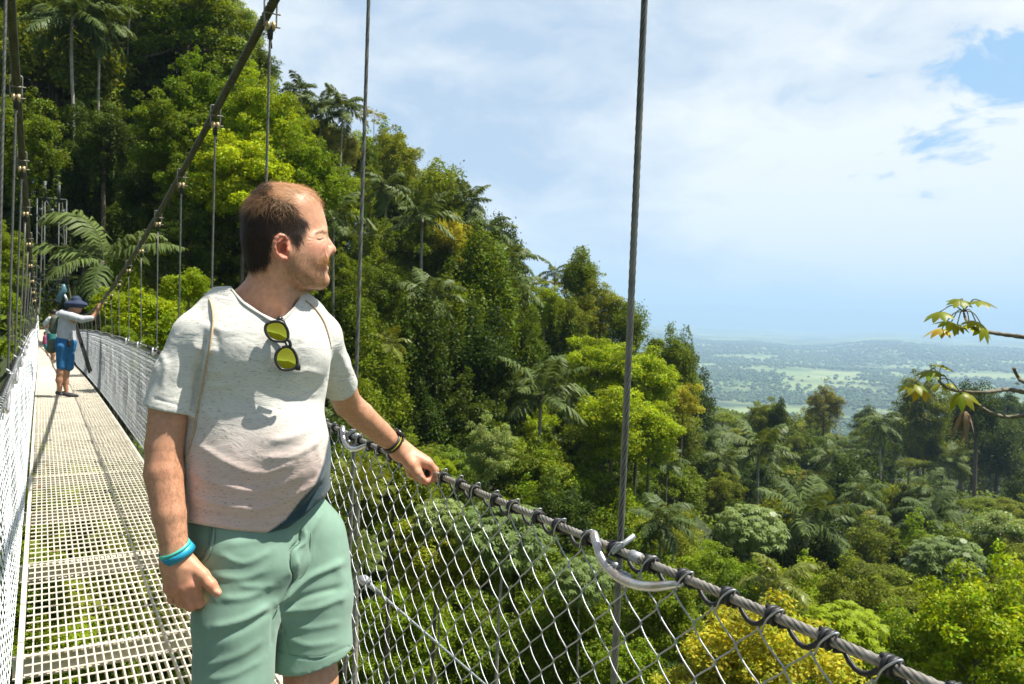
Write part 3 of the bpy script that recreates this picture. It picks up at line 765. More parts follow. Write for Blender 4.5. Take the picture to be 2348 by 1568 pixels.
# ------------------------------------------------------------------ filling wood: trees packed over the hillside, depth from nearby control points
DP = [(0, 0, 60), (130, 215, 62), (430, 80, 68), (300, 300, 60), (560, 120, 74), (640, 250, 66), (500, 400, 55), (620, 560, 52), (200, 500, 66), (80, 560, 62), (110, 700, 66),
      (700, 240, 84), (785, 290, 86), (850, 360, 90), (950, 420, 94), (1050, 520, 92), (1180, 640, 88), (1260, 700, 94), (1350, 760, 94), (1450, 820, 96),
      (760, 500, 64), (900, 560, 74), (1000, 650, 66), (1120, 760, 68), (900, 800, 56), (1050, 900, 56), (1240, 920, 62), (1400, 950, 70), (1500, 980, 78), (1580, 940, 100),
      (840, 1000, 44), (1100, 1080, 44), (1300, 1080, 52), (1480, 1120, 58), (1300, 1220, 40), (1480, 1280, 42), (950, 1200, 26), (1150, 1350, 24), (1350, 1450, 24), (1550, 1500, 26), (900, 1560, 20),
      (1620, 960, 220), (1750, 950, 230), (1900, 960, 260), (2050, 960, 280), (2200, 960, 270), (2346, 960, 330), (1650, 1050, 130), (1850, 1050, 160), (2050, 1050, 175), (2300, 1060, 190),
      (1650, 1180, 82), (1850, 1180, 95), (2050, 1180, 115), (2300, 1180, 120), (1650, 1320, 56), (1850, 1320, 62), (2050, 1330, 72), (2300, 1330, 75), (1700, 1450, 36), (1950, 1470, 40), (2300, 1480, 42), (1700, 1568, 26), (2300, 1568, 34),
      (300, 640, 46), (350, 780, 26), (20, 760, 28), (30, 900, 20), (500, 700, 48), (700, 1100, 30), (600, 1500, 18), (200, 1400, 14), (60, 1500, 13), (350, 1300, 15), (200, 1150, 18), (200, 1000, 24), (400, 1500, 14)]
DPa = np.array(DP, float)
def depth(px, py):
    w = 1/(((DPa[:, 0]-px)**2+(DPa[:, 1]-py)**2)+900)**1.6
    return math.exp((w*np.log(DPa[:, 2])).sum()/w.sum())
SK = [(-100, -200), (0, -160), (380, -60), (560, 60), (610, 190), (680, 250), (760, 330), (860, 360), (930, 400), (1000, 470), (1080, 560), (1170, 640), (1260, 730), (1330, 760), (1440, 800), (1500, 850), (1590, 920), (1600, 945), (1700, 945), (1900, 960), (2100, 955), (2230, 975), (2420, 985)]
skx, sky_ = np.array(SK).T
def clear_of(px, py):
    return True
rg = np.random.default_rng(21)
zone = lambda px, py: 0 if px < 820 and py < 860 else (1 if px < 1590 and py < 1000 else (2 if px >= 1560 and py < 1260 else 3))
ZL = ['forest tree on the steep hillside behind the man and the bridge end', 'forest tree on the ridge slope between the man and the thick hanger rope', 'forest tree of the shaded valley wood below the plain', 'undergrowth tree on the slope below the bridge and fence']
ZG = ['trees of the hillside behind the man', 'trees of the ridge slope', 'trees of the valley wood', 'trees of the slope below the bridge']
cnt = 0
keys = [['fine0', 'fine1', 'dense', 'vine0', 'fine1', 'fine2', 'palm1'], ['fine0', 'vine1', 'fine1', 'palm2', 'vine0', 'fine2', 'tall1', 'palm0'], ['fine0', 'fine1', 'fine2', 'umb0', 'umb1', 'palm1', 'tall0', 'palm3'], ['dense', 'dense1', 'fine1', 'broad1', 'dense', 'hand']]
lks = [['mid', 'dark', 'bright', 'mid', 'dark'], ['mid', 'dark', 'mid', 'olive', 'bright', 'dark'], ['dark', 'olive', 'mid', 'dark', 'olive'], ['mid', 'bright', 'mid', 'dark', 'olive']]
y = 0.0
py = -60
while py < 1640:
    px = -60+rg.uniform(0, 40)
    while px < 2420:
        z_ = zone(px, py)
        stp = [80, 74, 56 if py < 1060 else 74, 112][z_]
        jx, jy = px+rg.uniform(-.3, .3)*stp, py+rg.uniform(-.3, .3)*stp
        top = np.interp(jx, skx, sky_)
        px += stp
        if jy > top+12 and clear_of(jx, jy) and not (jx > 180 and jx < 760 and jy > 860 and jx > 0 and jy < 1120):
            d = depth(jx, jy)*rg.uniform(.97, 1.1)
            c_ = at(jx, jy, d); r_ = stp*d/PF*1.1
            if c_[1] < 50 and abs(c_[0]-.4) < r_+1.1 and c_[2]+r_*1.4 > -1.2: continue
            kk_ = keys[z_][rg.integers(len(keys[z_]))]; lk_ = lks[z_][rg.integers(len(lks[z_]))]; ip = 'palm' in kk_
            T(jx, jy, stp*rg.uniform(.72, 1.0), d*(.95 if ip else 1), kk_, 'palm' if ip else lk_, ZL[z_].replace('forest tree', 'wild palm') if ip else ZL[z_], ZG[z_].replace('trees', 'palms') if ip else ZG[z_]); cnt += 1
    py += 62 if py < 900 else (46 if py < 1060 else 80)
print('fill trees', cnt, 'all', len(TREES))
# ------------------------------------------------------------------ terrain from the feet of the trees
G = np.array([[c[0], c[1], c[2]-h] for c, r, h, z in TREES])
extra = [[0, -10, -8], [12, -14, -9], [-12, -12, -7], [0, 50, -.6], [4, 52, .2], [-5, 52, .5], [.4, 56, 1], [-40, 20, 18], [-60, 60, 45], [30, -40, -20], [60, -30, -30], [120, 0, -45],
         [10, 5, -14], [-6, 8, -10], [4, 14, -12], [-10, 20, -5], [160, 20, -60]]
G = np.vstack([G, extra])
def ground(x, y):
    x = np.asarray(x, float); y = np.asarray(y, float); sh = x.shape; x = x.ravel(); y = y.ravel()
    R_ = np.hypot(x, y); out = np.empty(len(x))
    for i in range(0, len(x), 4000):
        d2 = (x[i:i+4000, None]-G[:, 0])**2+(y[i:i+4000, None]-G[:, 1])**2
        w = 1/(d2+40)**1.8; out[i:i+4000] = (w*G[:, 2]).sum(1)/w.sum(1)-1.5
    az = np.arctan2(x, y)
    f = np.clip((R_-300)/520, 0, 1); f = f*f*(3-2*f)
    hills = 18*np.sin(x/640+1)*np.sin(y/820)+10*np.sin(x/270)*np.cos(y/310+2)+np.clip((R_-5200)/4200, 0, 1)*(52+34*np.sin(az*19+1)+18*np.sin(az*47))
    plain = -265+hills
    left = np.clip((.62-az)/.35, 0, 1)*np.clip(1-(R_-300)/2500, 0, 1)      # the mountain keeps on rising away to the left
    plain = plain+left*330
    return (out*(1-f)+plain*f).reshape(sh)
ra = np.concatenate([np.linspace(.5, 130, 130), 130*np.exp(np.linspace(0.008, math.log(36000/130), 190))])
ta = np.linspace(0, 2*np.pi, 361)
# finer toward the view
ta = np.concatenate([np.linspace(-.35, 1.45, 260), np.linspace(1.45, 2*np.pi-.35, 90)[1:]])
A, Bm = np.meshgrid(ra, ta, indexing='ij')
X_, Y_ = A*np.sin(Bm), A*np.cos(Bm)
Z_ = ground(X_, Y_)
# keep the ground under the bridge deck
nb_ = (np.abs(X_-.4) < 3) & (Y_ > -12) & (Y_ < 47); Z_[nb_] = np.minimum(Z_[nb_], -6)
V = np.stack([X_, Y_, Z_], -1).reshape(-1, 3)
n_, m_ = A.shape; i, j = np.meshgrid(np.arange(n_-1), np.arange(m_-1), indexing='ij'); q = (i*m_+j).reshape(-1, 1)
Q = q+[0, m_, m_+1, 1]
gm = bpy.data.materials.new('forest_floor_and_fields'); gm.use_nodes = True; t_ = gm.node_tree; b = t_.nodes['Principled BSDF']; b.inputs['Roughness'].default_value = .95
geo = nd(t_, 'ShaderNodeNewGeometry'); P_ = geo.outputs['Position']
f1 = noise(t_, P_, .0022, 5, .6).outputs[0]; f2 = noise(t_, P_, .35, 6, .65).outputs[0]
vo = nd(t_, 'ShaderNodeTexVoronoi', ins={'Scale': .0042}); t_.links.new(P_, vo.inputs['Vector'])
fld = mixc(t_, vo.outputs['Color'], (.12, .20, .05), (.27, .31, .12))
fm = nd(t_, 'ShaderNodeMapRange', ins={1: .42, 2: .55}); t_.links.new(f1, fm.inputs[0])
plainc = mixc(t_, fm.outputs[0], (.03, .06, .02), fld)
floorc = mixc(t_, f2, (.012, .018, .006), (.05, .07, .02))
ln = nd(t_, 'ShaderNodeVectorMath', operation='LENGTH'); t_.links.new(P_, ln.inputs[0])
rr = nd(t_, 'ShaderNodeMapRange', ins={1: 900, 2: 1400}); t_.links.new(ln.outputs['Value'], rr.inputs[0])
t_.links.new(mixc(t_, rr.outputs[0], floorc, plainc), b.inputs['Base Color'])
go = obj('ground', mesh('ground', V, Q, None, True), gm); tag(go, kind='structure')
# leafy undergrowth carpeting the slope
rg = np.random.default_rng(5)
n = 230000
aa = rg.uniform(-.3, 1.35, n); rr_ = 6+410*rg.random(n)**1.6
x, y = rr_*np.sin(aa), rr_*np.cos(aa)
z = ground(x, y)
nb_ = (np.abs(x-.4) < 3) & (y > -12) & (y < 47); z[nb_] = np.minimum(z[nb_], -6)
P = np.stack([x, y, z+rg.uniform(.1, 1.4, n)], 1)
V, Q = leafquads(P, unit(rg.normal(size=(n, 3))*.5+[0, -.3, .8]), .34*(.5+rr_[:, None]/110), rg, .6)
g = rg.uniform(.5, 1.5, (n, 1))
tag(obj('undergrowth', mesh('undergrowth', V, Q, None, False, np.repeat(g*[1, 1, 1], 4, 0)), LM['mid']), 'tangled green undergrowth covering the forest slope between the trees', 'undergrowth', kind='stuff')
# far woods of the plain: rounded crowns
ico = np.array([[0, 0, 1], [.89, 0, .45], [.28, .85, .45], [-.72, .53, .45], [-.72, -.53, .45], [.28, -.85, .45], [.95, .3, -.2], [0, 1, -.2], [-.95, .3, -.2], [-.59, -.81, -.2], [.59, -.81, -.2]])
icf = [[0, 1, 2], [0, 2, 3], [0, 3, 4], [0, 4, 5], [0, 5, 1], [1, 6, 2], [2, 6, 7], [2, 7, 3], [3, 7, 8], [3, 8, 4], [4, 8, 9], [4, 9, 5], [5, 9, 10], [5, 10, 1], [1, 10, 6]]
n = 90000
aa = rg.uniform(.42, 1.35, n); rr_ = 560*np.exp(rg.random(n)*math.log(9500/560))
x, y = rr_*np.sin(aa), rr_*np.cos(aa)
dn = np.sin(x/190+1.3*np.sin(y/260))+np.sin(y/150+2*np.sin(x/330))+.8*np.sin(x/61)*np.sin(y/53)+rg.normal(size=n)*.55+np.clip((rr_-5200)/1500, 0, 1)*1.4+np.clip((1500-rr_)/700, 0, 1)*1.5
k_ = dn > .15; x, y, rr_ = x[k_], y[k_], rr_[k_]; z = ground(x, y); n = len(x)
s = rg.uniform(3.5, 8.5, n)*(.55+np.clip(rr_/6000, 0, 1.2)); 
V = ico[None]*s[:, None, None]*[1.15, 1.15, .95]+rg.normal(size=(n, 11, 3))*s[:, None, None]*.17+np.stack([x, y, z+s*.55], 1)[:, None]
Tn = (np.arange(n)[:, None, None]*11+np.array(icf)[None]).reshape(-1, 3)
g = rg.uniform(.55, 1.5, (n, 1))*[1, 1, 1]*(1+rg.normal(size=(n, 1))*[.15, 0, -.05])
tag(obj('far_woods', mesh('far_woods', V.reshape(-1, 3), None, Tn, False, np.repeat(np.clip(g, .2, 2), 11, 0)), mat('far_wood_leaves', (.05, .085, .025), .9, attr=1)), 'far off woods and hedges scattered over the hazy plain', 'woods', kind='stuff')
# mountains across the plain
aa = np.linspace(.25, 1.45, 260); V = []
for rr0, hh in ((24000, -330), (25500, 250), (27000, 520), (30000, 560), (34000, -330)):
    h = hh if hh < 0 else hh*(.9+.10*np.sin(aa*5)+.06*np.sin(aa*17+1)+.03*np.sin(aa*41))
    V.append(np.stack([rr0*np.sin(aa), rr0*np.cos(aa), h+0*aa], 1))
V = np.array(V); n_, m_ = V.shape[:2]; i, j = np.meshgrid(np.arange(n_-1), np.arange(m_-1), indexing='ij'); q = (i*m_+j).reshape(-1, 1)
tag(obj('mountain_range', mesh('mountain_range', V.reshape(-1, 3), q+[0, m_, m_+1, 1], None, True), mat('far_mountain', (.04, .07, .04), .9)), kind='structure')
# haze
hz = bpy.data.materials.new('haze_air'); hz.use_nodes = True; t_ = hz.node_tree
for n in list(t_.nodes):
    if n.type != 'OUTPUT_MATERIAL': t_.nodes.remove(n)
pv = nd(t_, 'ShaderNodeVolumePrincipled', ins={'Density': 1.35e-4, 'Anisotropy': .0}); pv.inputs['Color'].default_value = (.50, .70, 1.0, 1)
t_.links.new(pv.outputs[0], t_.nodes['Material Output'].inputs['Volume'])
zmin = float(min(Z_.min(), -331))-1; zmax = 640
mb = MB(); mb.box((15000, 15000, (zmin+zmax)/2), (52000, 52000, zmax-zmin))
tag(obj('haze', mb.mesh('haze', smooth=False), hz), 'pale blue haze lying over the valley and plain', 'haze', kind='stuff')

# ------------------------------------------------------------------ sculpting with distance fields, in camera axes (x right, y up, z toward the camera)
CM = np.stack([CR, CU, -CF], 1)
def towd(P): return np.asarray(P)@CM.T+CAMP
Z0 = PF/1050
def J(px, py, w=0.0, z0=None):
    d = (Z0 if z0 is None else z0)-w
    return np.array([(px-PCX)/PF*d, -(py-PCY)/PF*d, -d])
class Field:
    def __init__(s, lo, hi, vox):
        s.lo = np.asarray(lo, float); s.v = vox; s.n = np.ceil((np.asarray(hi)-s.lo)/vox).astype(int)+1
        s.g = np.full(s.n, .05, np.float32)
    def sub(s, lo, hi):
        a = np.clip(np.floor((np.asarray(lo)-s.lo)/s.v).astype(int), 0, s.n); b = np.clip(np.ceil((np.asarray(hi)-s.lo)/s.v).astype(int)+1, 0, s.n)
        if (b <= a).any(): return None
        ax = [s.lo[i]+np.arange(a[i], b[i])*s.v for i in range(3)]
        return (slice(a[0], b[0]), slice(a[1], b[1]), slice(a[2], b[2])), np.meshgrid(*ax, indexing='ij', sparse=True)
    def put(s, sl, d, k, op):
        a = s.g[sl]
        if op == '+':
            if k > 0: h = np.clip(k-np.abs(a-d), 0, None)/k; s.g[sl] = np.minimum(a, d)-h*h*k*.25
            else: s.g[sl] = np.minimum(a, d)
        else:
            if k > 0: h = np.clip(k-np.abs(a+d), 0, None)/k; s.g[sl] = np.maximum(a, -d)+h*h*k*.25
            else: s.g[sl] = np.maximum(a, -d)
    def cap(s, a, b, ra, rb, k=.01, op='+', inf=0.0, fl=None):
        a = np.asarray(a, float); b = np.asarray(b, float); ra += inf; rb += inf; m_ = max(ra, rb)+.045
        q = s.sub(np.minimum(a, b)-m_, np.maximum(a, b)+m_)
        if q is None: return s
        sl, (X, Y, Z) = q; ab = b-a; L2 = ab@ab+1e-12
        t = np.clip(((X-a[0])*ab[0]+(Y-a[1])*ab[1]+(Z-a[2])*ab[2])/L2, 0, 1)
        dx, dy, dz = X-a[0]-t*ab[0], Y-a[1]-t*ab[1], Z-a[2]-t*ab[2]
        if fl is not None:                             # flattened along unit axis fl[0] by factor fl[1]
            n_ = np.asarray(fl[0]); dn = dx*n_[0]+dy*n_[1]+dz*n_[2]; e = fl[1]
            d = np.sqrt(np.maximum(dx*dx+dy*dy+dz*dz-dn*dn, 0)+(dn*e)**2)-(ra+(rb-ra)*t); d = d/math.sqrt(e)
        else: d = np.sqrt(dx*dx+dy*dy+dz*dz)-(ra+(rb-ra)*t)
        s.put(sl, d, k, op); return s
    def chain(s, P, R_, k=.01, op='+', inf=0.0, fl=None):
        for i in range(len(P)-1): s.cap(P[i], P[i+1], R_[i], R_[i+1], k, op, inf, fl)
        return s
    def ell(s, c, rad, A=None, k=.01, op='+', inf=0.0):
        c = np.asarray(c, float); rad = np.asarray(rad, float)+inf; A = np.eye(3) if A is None else np.asarray(A); m_ = rad.max()+.045
        q = s.sub(c-m_, c+m_)
        if q is None: return s
        sl, (X, Y, Z) = q; x, y, z = X-c[0], Y-c[1], Z-c[2]
        u = [(A[i][0]*x+A[i][1]*y+A[i][2]*z) for i in range(3)]
        r1 = np.sqrt(sum((u[i]/rad[i])**2 for i in range(3))); r2 = np.sqrt(sum((u[i]/rad[i]**2)**2 for i in range(3)))
        d = np.where(r1 < 1e-6, -rad.min(), r1*(r1-1)/np.maximum(r2, 1e-6)); s.put(sl, d, k, op); return s
    def fn(s, lo, hi, f, k=0, op='+'):
        sl, (X, Y, Z) = s.sub(lo, hi); s.put(sl, f(X, Y, Z), k, op); return s
    def surf(s, it=1):
        g = openvdb.FloatGrid(background=.05); g.copyFromArray(np.ascontiguousarray(s.g)); pts, tr, qd = g.convertToPolygons(isovalue=0.0, adaptivity=0.0)
        V = np.asarray(pts, float)*s.v+s.lo; Q = np.asarray(qd, int)[:, ::-1]
        vol = (np.cross(V[Q[:, 1]]-V[Q[:, 0]], V[Q[:, 2]]-V[Q[:, 0]])*(V[Q[:, 0]]-V.mean(0))).sum()
        if vol < 0: Q = Q[:, ::-1]
        return V, Q, None
def vnorm(V, Q):
    n = np.cross(V[Q[:, 2]]-V[Q[:, 0]], V[Q[:, 3]]-V[Q[:, 1]]); N_ = np.zeros_like(V)
    for i in range(4): np.add.at(N_, Q[:, i], n)
    return unit(N_)
def unit_(v): return v/(np.linalg.norm(v, axis=-1, keepdims=True)+1e-9)
def relax(V, Q, it=2, f=.5):
    E = np.concatenate([Q[:, [0, 1]], Q[:, [1, 2]], Q[:, [2, 3]], Q[:, [3, 0]]]); E = np.concatenate([E, E[:, ::-1]])
    cnt_ = np.bincount(E[:, 0], minlength=len(V)).astype(float)[:, None]
    for _ in range(it):
        S = np.stack([np.bincount(E[:, 0], weights=V[E[:, 1], i], minlength=len(V)) for i in range(3)], 1); V = V+(S/np.maximum(cnt_, 1)-V)*f
    return V
def px_of(V): return PCX+PF*V[:, 0]/-V[:, 2], PCY-PF*V[:, 1]/-V[:, 2]
def segd(x, y, pts):
    """distance (px), to a polyline in picture units"""
    best = np.full(len(x), 1e9)
    for (x0, y0), (x1, y1) in zip(pts[:-1], pts[1:]):
        dx, dy = x1-x0, y1-y0; t = np.clip(((x-x0)*dx+(y-y0)*dy)/(dx*dx+dy*dy+1e-9), 0, 1)
        d = np.hypot(x-x0-t*dx, y-y0-t*dy); best = np.minimum(best, d)
    return best
def folds(V, Q, lst, front=True):
    N_ = vnorm(V, Q); x, y = px_of(V); d = np.zeros(len(V))
    vis = np.clip(N_[:, 2]*2+.3, 0, 1)
    for pts, a, w in lst:
        pp = bez(np.array([(p[0], p[1], 0) for p in pts]), max(8, len(pts)*5))[:, :2] if len(pts) > 2 else np.array(pts, float)
        s_ = segd(x, y, pp); L0 = pp[0]; L1 = pp[-1]
        ends = np.minimum(1, np.minimum(np.hypot(x-L0[0], y-L0[1]), np.hypot(x-L1[0], y-L1[1]))/(3*w)+.15)
        d += a*np.exp(-(s_/w)**2)*ends
    return V+N_*(d*vis)[:, None], d
def inside(x, y, poly):
    poly = np.asarray(poly, float); r = np.zeros(np.shape(x), bool); n = len(poly)
    for i in range(n):
        x0, y0 = poly[i]; x1, y1 = poly[(i+1) % n]
        c = ((y0 > y) != (y1 > y)); with_ = (x1-x0)*(y-y0)/((y1-y0)+1e-12)+x0
        r ^= c & (x < with_)
    return r
def soft(x, y, poly, w):
    d = segd(x, y, list(poly)+[poly[0]]); return np.clip(.5+np.where(inside(x, y, poly), d, -d)/w, 0, 1)
def hx(x, y): return 487+.2193*x, 372.5+.2193*y        # head close-up coordinates -> picture units
# ------------------------------------------------------------------ the man: head
HP = [(600, 212), (750, 213), (900, 240), (1030, 295), (1105, 372), (1138, 440), (1160, 510), (1180, 580), (1195, 650), (1205, 700), (1196, 745), (1180, 785), (1176, 850), (1172, 920), (1178, 975), (1196, 1020),
      (1200, 1055), (1184, 1080), (1190, 1110), (1172, 1140), (1163, 1165), (1176, 1215), (1166, 1262), (1130, 1290), (1080, 1290), (1000, 1312), (900, 1350), (800, 1380), (600, 1320), (420, 1180), (372, 1080),
      (335, 960), (306, 850), (294, 750), (306, 610), (332, 490), (380, 390), (450, 300), (520, 240)]
HPp = np.array([hx(*p) for p in HP])
PHI = math.atan((PCX-650)/PF); RYH = np.array([[math.cos(PHI), 0, -math.sin(PHI)], [0, 1, 0], [math.sin(PHI), 0, math.cos(PHI)]])   # turns the line of sight to the head onto the axis
ZH = Z0/math.cos(PHI)
def Jh(px, py, w=0.0): return RYH@J(px, py, w)
def hj(x, y, w=0.0):
    a = hx(x, y); d = RYH@np.array([(a[0]-PCX)/PF, -(a[1]-PCY)/PF, -1.0]); p = d*(ZH-abs(w))/(-d[2]); p[2] = -ZH+w; return p
_c = np.array([hj(250, 180, .1), hj(250, 180, -.1), hj(1400, 1950, .1), hj(1400, 1950, -.1)])
f = Field(_c.min(0)-[.10, .01, .06], _c.max(0)+[.01, .01, .09], .0018)
sl, (X, Y, Z) = f.sub(f.lo, f.lo+f.n*f.v)
gx, gy = X[:, :, 0]+0*Y[:, :, 0], Y[:, :, 0]+0*X[:, :, 0]
_q = np.stack([gx, gy, np.full_like(gx, -ZH)], -1)@RYH; pxg, pyg = PCX+PF*_q[..., 0]/-_q[..., 2], PCY-PF*_q[..., 1]/-_q[..., 2]
dd = segd(pxg.ravel(), pyg.ravel(), list(map(tuple, HPp))+[tuple(HPp[0])]).reshape(pxg.shape)
dd = np.where(inside(pxg, pyg, HPp), dd, -dd)/PF*ZH    # inside distance in metres
# half width of the head as a function of depth inside the profile; narrower at the jaw and the face
yy_ = (pyg-372.5)/.2193; xx_ = (pxg-487)/.2193
Wm = np.interp(yy_, [200, 500, 800, 950, 1100, 1300, 1400], [.078, .080, .076, .070, .063, .050, .05])*np.interp(xx_, [300, 700, 1000, 1200], [.98, 1.0, .86, .70])
rr_ = np.interp(yy_, [200, 700, 1000, 1300], [.075, .075, .055, .042])
q = np.clip(dd/rr_, 0, 1); Wd = Wm*np.sqrt(np.maximum(1-(1-q)**2.0, 0))**.92
hz0 = -ZH
lat = Z-hz0
base = np.where(dd > 0, 0, 1)[:, :, None]
d = np.abs(lat)-Wd[:, :, None]
grad = 1/np.sqrt(1+np.clip((Wm*(1-q)/rr_/np.maximum(Wd/Wm, .12)), 0, 3)**2)
d = d*grad[:, :, None]
d = np.where(dd[:, :, None] > 0, d, np.sqrt(np.maximum(-dd[:, :, None], 0)**2+lat**2))
f.g[sl] = np.minimum(f.g[sl], d.astype(np.float32))

# nose
f.chain([hj(1165, 770, 0), hj(1195, 850, 0), hj(1228, 912, 0)], [.008, .0095, .0125], .008)
for sg in (-1, 1):
    f.ell(hj(1195, 930, sg*.012), (.0105, .0085, .008), k=.006)
    f.ell(hj(1180, 965, sg*.007), (.006, .003, .004), k=.003, op='-')
f.ell(hj(1230, 912, 0), (.0112, .0100, .0105), k=.006)
# brow, eye socket, lids, cheek, lips, chin
for sg in (-1, 1):
    f.ell(hj(1150, 795, sg*.034), (.014, .0085, .014), k=.012, op='-')
    f.ell(hj(1122, 803, sg*.029), (.0115, .0110, .0125), k=.003)
    f.chain([hj(1168, 740, sg*.012), hj(1140, 732, sg*.030), hj(1080, 752, sg*.047)], [.006, .0065, .005], .012)
    f.chain([hj(1150, 800, sg*.020), hj(1128, 806, sg*.034), hj(1100, 800, sg*.046)], [.0013, .0013, .001], .001, op='-')
    f.chain([hj(1140, 825, sg*.028), hj(1105, 820, sg*.044)], [.0014, .001], .002, op='-')
    f.ell(hj(1085, 890, sg*.040), (.020, .016, .015), k=.03); f.ell(hj(1020, 1040, sg*.034), (.036, .036, .024), k=.03); f.ell(hj(930, 960, sg*.046), (.03, .04, .018), k=.03)
    f.chain([hj(1150, 930, sg*.022), hj(1120, 1000, sg*.033), hj(1105, 1060, sg*.034)], [.0012, .0014, .001], .005, op='-')
f.chain([hj(1165, 1050, 0), hj(1150, 1055, .02), hj(1128, 1068, .028)], [.0055, .004, .002], .004); f.chain([hj(1165, 1050, 0), hj(1150, 1055, -.02), hj(1128, 1068, -.028)], [.0055, .004, .002], .004)
f.chain([hj(1180, 1108, 0), hj(1160, 1102, .016), hj(1132, 1082, .025)], [.0075, .006, .0025], .003); f.chain([hj(1176, 1108, 0), hj(1155, 1100, -.018)], [.0065, .005], .004)
f.chain([hj(1196, 1078, 0), hj(1160, 1076, .02), hj(1125, 1074, .03)], [.0013, .0015, .001], .002, op='-')
f.ell(hj(1130, 1225, 0), (.017, .014, .020), k=.012)
f.chain([hj(1110, 1235, .020), hj(1000, 1225, .038), hj(880, 1130, .050), hj(840, 1000, .055)], [.012, .012, .012, .012], .03)
f.chain([hj(1110, 1235, -.020), hj(1000, 1225, -.038), hj(880, 1130, -.050), hj(840, 1000, -.055)], [.012, .012, .012, .012], .03)
# ears
for sg in (1, -1):
    e0 = lambda x, y, w: hj(x, y, sg*(.072+w))
    f.ell(e0(720, 880, .004), (.016, .026, .007), k=.008)
    f.chain([e0(775, 800, .010), e0(745, 768, .016), e0(705, 762, .019), e0(668, 792, .021), e0(648, 835, .021), e0(645, 890, .020), e0(665, 950, .016), e0(720, 1000, .012), e0(755, 1005, .008)], [.0035, .0038, .0042, .0043, .0043, .0042, .0040, .0045, .006], .003)
    f.chain([e0(755, 830, .012), e0(700, 850, .013), e0(690, 910, .012), e0(730, 955, .010)], [.002, .003, .003, .003], .003)
    f.ell(e0(738, 905, .012), (.0085, .0125, .012), k=.002, op='-')
    f.chain([e0(740, 800, .014), e0(690, 815, .016), e0(672, 870, .016), e0(690, 930, .013)], [.0022, .0026, .0024, .002], .002, op='-')
    f.ell(e0(785, 920, .007), (.0045, .006, .004), k=.003)
# neck and throat
nk = [hj(660, 1080, 0), hj(640, 1330, -.01), Jh(600, 730, -.03)]
f.chain(nk, [.053, .052, .064], .02)
f.chain([hj(900, 1270, 0), hj(735, 1400, 0), Jh(618, 742, .0)], [.012, .030, .034], .03)
f.chain([hj(700, 1080, .050), hj(800, 1350, .036), Jh(655, 722, .04)], [.011, .012, .012], .012)
f.chain([Jh(580, 705, .0), Jh(480, 745, .05)], [.05, .04], .03)
f.ell(Jh(600, 800, .0), (.12, .07, .09), k=.03)
Vh, Qh, Th = f.surf(); Vh = relax(Vh, Qh, 2)
print('head verts', len(Vh)); latv = np.abs(Vh[:, 2]+ZH); Vm_ = Vh.copy(); Vm_[:, 2] = -ZH+latv; Vm_ = Vm_@RYH; Vh = Vh@RYH
HF = [([(1158, 792), (1130, 806), (1092, 800)], -.0030, 1.6), ([(1150, 778), (1120, 780), (1085, 790)], -.0012, 1.5), ([(1145, 826), (1110, 826), (1080, 812)], -.0014, 1.5), ([(1082, 792), (1040, 796), (990, 780)], -.0012, 1.6), ([(1080, 806), (1035, 822), (985, 824)], -.0012, 1.6),
      ([(1078, 815), (1045, 845), (1010, 870)], -.0009, 1.6), ([(1158, 935), (1128, 985), (1108, 1060)], -.0022, 2.6), ([(1200, 900), (1172, 925), (1168, 955)], -.0014, 1.8), ([(1100, 640), (1150, 632), (1190, 636)], -.0006, 2), ([(1196, 745), (1180, 730), (1176, 705)], -.0012, 1.5), ([(1195, 1078), (1160, 1078), (1122, 1072)], -.0016, 1.5),
      ([(700, 1420), (640, 1480), (560, 1540)], -.0010, 3)]
Vh, _d = folds(Vh, Qh, [([hx(*p) for p in a_], b_*(.85 if i_ == 0 else .5), c_) for i_, (a_, b_, c_) in enumerate(HF)])
hxx, hyy = px_of(Vm_); hu, hv = (hxx-487)/.2193, (hyy-372.5)/.2193
SKIN = np.array([.64, .345, .21]); colh = np.ones((len(Vh), 3))*SKIN
def blend(c, m, k): return c*(1-m[:, None])+np.asarray(k)*m[:, None]
hu2, hv2 = hu, hv
beard = soft(hu2, hv2, [(850, 860), (900, 900), (960, 960), (1060, 1010), (1110, 1030), (1115, 1080), (1200, 1120), (1200, 1300), (1000, 1330), (880, 1330), (800, 1230), (760, 1100), (800, 1040), (830, 900)], 90)
mous = soft(hu2, hv2, [(1130, 1000), (1190, 980), (1235, 990), (1235, 1050), (1150, 1070), (1110, 1080)], 25)
colh = blend(colh, beard*.36, (.26, .14, .065)); colh = blend(colh, mous*.45, (.30, .15, .06))
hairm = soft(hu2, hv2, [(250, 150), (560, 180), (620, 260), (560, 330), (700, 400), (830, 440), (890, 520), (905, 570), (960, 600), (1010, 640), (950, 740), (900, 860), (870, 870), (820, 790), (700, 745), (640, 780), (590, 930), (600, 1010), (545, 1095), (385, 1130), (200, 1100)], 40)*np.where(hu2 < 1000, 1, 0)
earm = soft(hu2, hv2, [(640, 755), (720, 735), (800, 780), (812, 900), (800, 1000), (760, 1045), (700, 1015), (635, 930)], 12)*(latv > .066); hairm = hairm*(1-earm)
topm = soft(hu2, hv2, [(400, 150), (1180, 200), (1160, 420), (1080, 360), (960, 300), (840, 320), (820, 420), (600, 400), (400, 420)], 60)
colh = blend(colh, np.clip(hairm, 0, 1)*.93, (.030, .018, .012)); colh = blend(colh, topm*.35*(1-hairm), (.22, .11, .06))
ear = soft(hu2, hv2, [(640, 760), (720, 745), (800, 790), (800, 900), (800, 1000), (760, 1040), (700, 1010), (640, 930)], 20)*(latv > .068)
colh = blend(colh, ear, (.60, .23, .15))
lip = np.exp(-(segd(hu, hv, [(1180, 1112), (1150, 1102)])/22)**2)*.8+np.exp(-(segd(hu, hv, [(1178, 1062), (1140, 1066)])/14)**2)*.6
